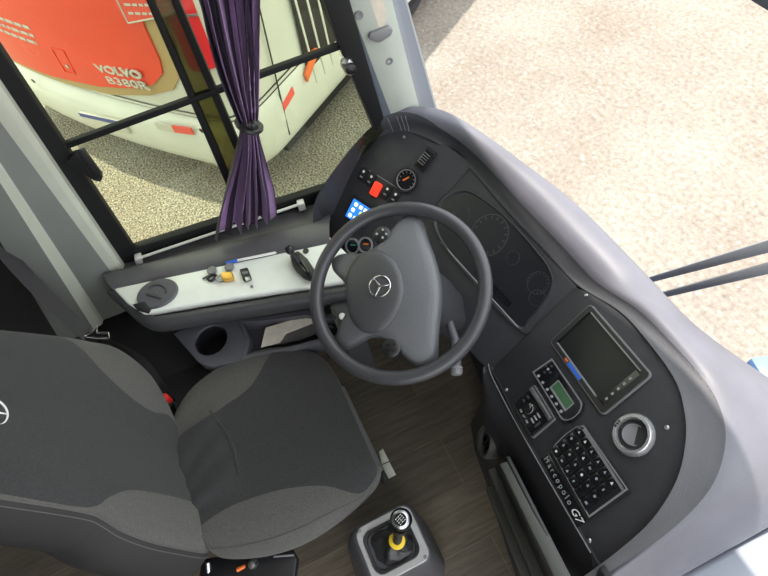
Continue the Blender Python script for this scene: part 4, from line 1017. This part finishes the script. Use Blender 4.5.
kt = Z(401, 519.5, .565)
ax = (kt - rg).normalized()
L_ = (kt - rg).length
b = B(); lathe(b, [(.012, 0), (.012, L_ - .05), (.017, L_ - .045), (.019, L_ - .03)], rg, ax, 20); finish(b, 'lever', M['black'], gr)
kax = (V((.12, -.05, 1))).normalized()
b = B(); lathe(b, [(.0005, -.040), (.018, -.038), (.0235, -.024), (.0270, -.008), (.0265, .004), (.0230, .011), (.0205, .0125)], kt, kax, 32); kb = finish(b, 'knob', M['gloss'], gr)
b = B(); lathe(b, [(.0225, .011), (.0195, .0145), (.0150, .0160), (.0145, .0150)], kt, kax, 32); finish(b, 'knob_cap', M['silver'], kb)
f = Fr(kt + kax * .0150, (.15, 1, 0), kax)
f = f.sub(0, 0, -math.pi / 2 + .5)
pt = slabo('shift_pattern', M['gloss'], kb, f, circ(0, 0, .0150, 28), -.001, .0008)
b = B()
for i in range(4):
    slab(b, f, rrect(-.008 + .0053 * i, .0, .0007, .011), .0008, .0012)
    for j in (-1, 1): slab(b, f, circ(-.008 + .0053 * i, j * .008, .0013, 8), .0008, .0012)
slab(b, f, rrect(0, 0, .0165, .0007), .0008, .0012)
finish(b, 'pattern_lines', M['white'], pt)

# passenger side cover beyond the dashboard
b = B(); prism(b, [Z(x, y, .62) for x, y in ((655, 592), (675, 579), (768, 528), (850, 480), (860, 640), (660, 660))], (0, 0, -.3), .012, 3)
tag(finish(b, 'front_cover', M['cover']), 'pale grey cover below the seam at the right end of the dashboard', 'cover')

# ------------------------------------------------------------------ the other bus
U = V((math.cos(math.radians(35)), math.sin(math.radians(35)), 0)); S = V((-U.y, U.x, 0)); BO = V((-2.286, -.218, 0))
bus = thing('coach', 'red and white coach parked close beside the driver window', 'bus', BO + S * 2 + V((0, 0, -1.2)))
def bp(u, s, z): return BO + U * u + S * s + V((0, 0, z))
def bow(u): return -.08 + .06 * (max(u, -1.8) + 1.8) ** 2 + .1 * max(0, -1.8 - u) ** 2
def contour(rc, dep=0, z=0, uext=-3.0, sext=9):
    """plan outline: gently bowed rear face, rounded near corner, then the flank"""
    pts = [bp(uext - .1, 1.2, z), bp(uext - .05, .7, z)] + [bp(u, bow(u) + dep, z) for u in (-2.95, -2.7, -2.4, -2.1, -1.8, -1.5, -1.2, -.9, -.7, -.5, -.36)]
    f_ = -.08 - dep * .35
    for k in range(9):
        a = math.pi / 2 * k / 8; pts.append(bp(-.28 + (f_ + .28) * math.sin(a), .06 + dep + .30 * (1 - math.cos(a)), z))
    pts += [bp(f_, s, z) for s in (.6, .9, 1.5, 3, 6, sext)]
    return pts
RC = .36
b = B(); grid(b, [contour(RC, .12, -.95), contour(RC, .05, -.92), contour(RC, .0, -.87), contour(RC, -.02, -.80), contour(RC, -.03, -.7), contour(RC, -.02, -.56), contour(RC, .03, -.49), contour(RC, .10, -.46)]); finish(b, 'bumper', M['buswhite'], bus, sharp=1.2)
b = B(); grid(b, [contour(RC, .07, -.50), contour(RC, .045, -.42)]); finish(b, 'gap_seal', M['black'], bus)
b = B(); grid(b, [contour(RC, .05, -.46), contour(RC, .05, -.2), contour(RC, .09, .4), contour(RC, .14, 1.2), contour(RC, .25, 2.1), contour(RC, .6, 2.3)]); finish(b, 'body', M['buswhite'], bus, sharp=1.2)
b = B(); c0_ = [bp(-2.65, 9, 2.3), bp(-2.0, .6, 2.3), bp(-.2, .6, 2.3), bp(0, 9, 2.3)]; prism(b, c0_, (0, 0, .05)); finish(b, 'roof', M['buswhite'], bus)
# tan rear surround and red hatch; rear surface leans: s at height z
def sr(z): return .05 + (0 if z < -.2 else (z + .2) / .6 * .04)
def rear(u, z, h=0): return bp(u, bow(u) + sr(z) - h, z)
def rearpoly(name, m, par, poly, h0, h1, nsub=6):
    b = B(); P = []
    for i in range(len(poly)):
        a, c = poly[i], poly[(i + 1) % len(poly)]
        for k in range(nsub): P.append((a[0] + (c[0] - a[0]) * k / nsub, a[1] + (c[1] - a[1]) * k / nsub))
    cx = sum(p[0] for p in P) / len(P); cz_ = sum(p[1] for p in P) / len(P); rings = []
    rings.append([rear(u, z, h0) for u, z in P]); 
    for k in (1, .9, .75, .6, .4, .2, .03): rings.append([rear(cx + (u - cx) * k, cz_ + (z - cz_) * k, h1) for u, z in P])
    grid(b, rings, cv=True); b.faces.new([v for v in b.verts][-len(P):]); return finish(b, name, m, par, sharp=.8)
rearpoly('rear_surround', M['bustan'], bus, [(-2.8, -.50), (-2.2, -.475), (-1.8, -.46), (-1.2, -.42), (-.75, -.32), (-.52, -.23), (-.40, -.10), (-.34, .1), (-.30, .6), (-.28, 1.1), (-2.7, 1.1), (-2.8, .3)], .0, .012)
hatch = rearpoly('rear_hatch', M['busred'], bus, [(-2.75, -.44), (-2.3, -.43), (-1.86, -.41), (-1.25, -.35), (-.85, -.275), (-.65, -.20), (-.53, -.10), (-.50, .0), (-.50, .2), (-.44, .6), (-.40, 1.05), (-2.65, 1.05), (-2.72, .3)], .0, .024)
def label_frame(u0, z0, u1, z1):
    a, c = rear(u0, z0, .030), rear(u1, z1, .030); return Fr(a.lerp(c, .5), c - a, (-S + U * .06 + V((0, 0, .05))))
b = B(); text_bm(b, 'VOLVO', label_frame(-1.15, -.175, -.70, -.135), .082, .006, bold=.003, xs=1.62); finish(b, 'lettering', M['plate'], hatch)
b = B(); text_bm(b, 'B380R', label_frame(-1.13, -.262, -.68, -.218), .083, .006, bold=.001, xs=1.9); finish(b, 'lettering', M['plate'], hatch)
b = B()
for j, (z, u0, u1) in enumerate(((.02, -2.3, -1.66), (-.04, -2.3, -1.67), (-.10, -2.3, -1.69))):
    u = u0
    while u < u1:
        w = random.uniform(.03, .09); prism(b, [rear(u, z - .012, .024), rear(min(u1, u + w), z - .012, .024), rear(min(u1, u + w), z + .012, .024), rear(u, z + .012, .024)], -S * .003); u += w + .018
finish(b, 'small_print', M['plate'], hatch)
ho = [(-1.54, -.10), (-1.40, -.09), (-1.44, -.29), (-1.57, -.31)]
b = B(); q = [rear(u, z, .026) for u, z in ho]; cq = sum(q, V()) / 4
grid(b, [q, [p - S * .004 for p in q], [cq + (p - cq) * .88 - S * .004 for p in q], [cq + (p - cq) * .88 for p in q]], cv=True); hf = finish(b, 'access_flap', M['busred'], hatch)
b = B(); lathe(b, [(.014, 0), (.014, .006), (.0005, .008)], rear(-1.48, -.23, .026), -S, 12); finish(b, 'flap_lock', M['plate'], hf)
b = B(); pq = [(-.56, .27), (-.15, .34), (-.10, .60), (-.56, .60)]
q = [rear(u, z, .028) for u, z in ((-.60, .23), (-.24, .32), (-.22, .60), (-.60, .60))]; prism(b, q, -S * .003); stk = finish(b, 'notice', M['busred'], hatch, label='red notice with a thin white border')
b = B()
for i in range(4): tube(b, [q[i] - S * .004, q[(i + 1) % 4] - S * .004], .005, 6)
for k in range(5):
    z = .29 + .05 * k; u = -.56
    while u < -.28:
        w = random.uniform(.02, .05); prism(b, [rear(u, z + .06 * (u + .55) * 1.4, .031), rear(u + w, z + .06 * (u + w + .55) * 1.4, .031), rear(u + w, z + .014 + .06 * (u + w + .55) * 1.4, .031), rear(u, z + .014 + .06 * (u + .55) * 1.4, .031)], -S * .002); u += w + .014
finish(b, 'notice_print', M['plate'], stk)
# tail lamp on the corner
def corner(a, z, h=0):
    a = math.radians(a); d = sr(z); f_ = -.08 - d * .35
    return bp(-.28 + (f_ + .28 + h) * math.sin(a), .06 + d + .30 - (.30 + h) * math.cos(a), z)
b = B(); rows = []
for z in (-.05, .1, .3, .5, .8): rows.append([corner(a, z, .012) for a in range(-20, 50, 5)])
grid(b, rows); tl = finish(b, 'tail_lamp', M['lamp'], bus)
b = B(); tube(b, [corner(a, .34 - (a + 6) * .0012, .016) for a in range(-20, 50, 5)], .008, 6); finish(b, 'lamp_trim', M['silver'], tl)
b = B(); rows = []
for z in (-.12, -.06): rows.append([corner(a, z, .014) for a in range(-10, 45, 5)])
grid(b, rows); finish(b, 'clear_lamp', M['plate'], tl)
# bumper things
def bf(u, z, h=0): return bp(u, bow(u) - .025 - h, z)
b = B(); prism(b, [bf(u, z) for u, z in ((-1.66, -.78), (-1.12, -.70), (-1.13, -.575), (-1.64, -.635))], -S * .03, .004); lp = finish(b, 'license_plate', M['plate'], bus)
b = B(); prism(b, [bf(u, z, .030) for u, z in ((-1.645, -.675), (-1.13, -.615), (-1.13, -.578), (-1.64, -.638))], -S * .003); finish(b, 'plate_band', M['plateblue'], lp)
b = B(); prism(b, [bf(u, z) for u, z in ((-.79, -.575), (-.63, -.565), (-.63, -.505), (-.79, -.515))], -S * .012); finish(b, 'reflector', M['plate'], bus, label='white reflector patch')
b = B(); prism(b, [bf(u, z) for u, z in ((-.63, -.565), (-.46, -.55), (-.46, -.49), (-.63, -.505))], -S * .012); finish(b, 'reflector', M['mark_red'], bus, label='red reflector patch')
for u in (-.38, -2.1):
    b = B(); lathe(b, [(.018, 0), (.018, .004), (.0005, .005)], bf(u, -.50), -S, 12); finish(b, 'sensor', M['black'], bus)
# flank: seam, grille louvres, markers
def sd(s, z, h=0): return bp(-.08 + h, s, z)
b = B(); tube(b, [sd(.66, .6, .0), sd(.63, .14, .0), sd(.51, -.77, .006), sd(.505, -.85, .006)], .006, 6); finish(b, 'panel_seam', M['black'], bus)
gb = B(); prism(gb, [sd(s, z, .0) for s, z in ((.87, -.70), (1.62, -.70), (1.62, .5), (.95, .5))], U * .006, .002); gl = finish(gb, 'grille', M['black'], bus)
for k in range(6):
    s = .935 + .115 * k; b = B(); prism(b, [sd(s, -.70, .004), sd(s + .022, -.70, .004), sd(s + .022, .5, .004), sd(s, .5, .004)], U * .010, .003); finish(b, 'louvre', M['buswhite'], gl)
b = B(); prism(b, [sd(s, z, .01) for s, z in ((.82, -.60), (.98, -.50), (1.02, -.44), (.97, -.43), (.82, -.53))], U * .03, .008); finish(b, 'side_marker', M['mark_orange'], bus)
b = B(); prism(b, [sd(s, z, .0) for s, z in ((.53, -.64), (.68, -.60), (.68, -.54), (.53, -.58))], U * .012); finish(b, 'reflector', M['mark_red'], bus, label='red reflector on the flank')
b = B(); prism(b, [bp(-2.5, .5, -1.05), bp(-.15, .5, -1.05), bp(-.15, 8.8, -1.05), bp(-2.5, 8.8, -1.05)], (0, 0, .2)); finish(b, 'underbody', M['dark'], bus)
for u in (-2.35, -.30):
    b = B(); lathe(b, [(.25, -.13), (.44, -.13), (.48, -.09), (.48, .09), (.44, .13), (.25, .13)], bp(u, 2.6, -.72), U, 32); wl = finish(b, 'wheel', M['rubber'], bus)

# ------------------------------------------------------------------ light
w = bpy.data.worlds.new('sky'); sc.world = w; w.use_nodes = True; nt = w.node_tree
bg = nt.nodes['Background']; bg.inputs['Color'].default_value = (.93, .97, 1, 1); bg.inputs['Strength'].default_value = 1.5
sl = bpy.data.lights.new('sun', 'SUN'); so = bpy.data.objects.new('sun', sl); COL.objects.link(so)
sl.energy = 3.4; sl.angle = math.radians(.6); sl.color = (1, .94, .84)
so.rotation_euler = V((.52, -.03, -3.5)).to_track_quat('-Z', 'Y').to_euler(); so.location = (-3, 0, 6)
vs = sc.view_settings; vs.view_transform = 'Standard'; vs.look = 'None'; vs.gamma = 1; vs.use_curve_mapping = False; vs.exposure = 1.25
sc.cycles.max_bounces = 8; sc.cycles.transparent_max_bounces = 12
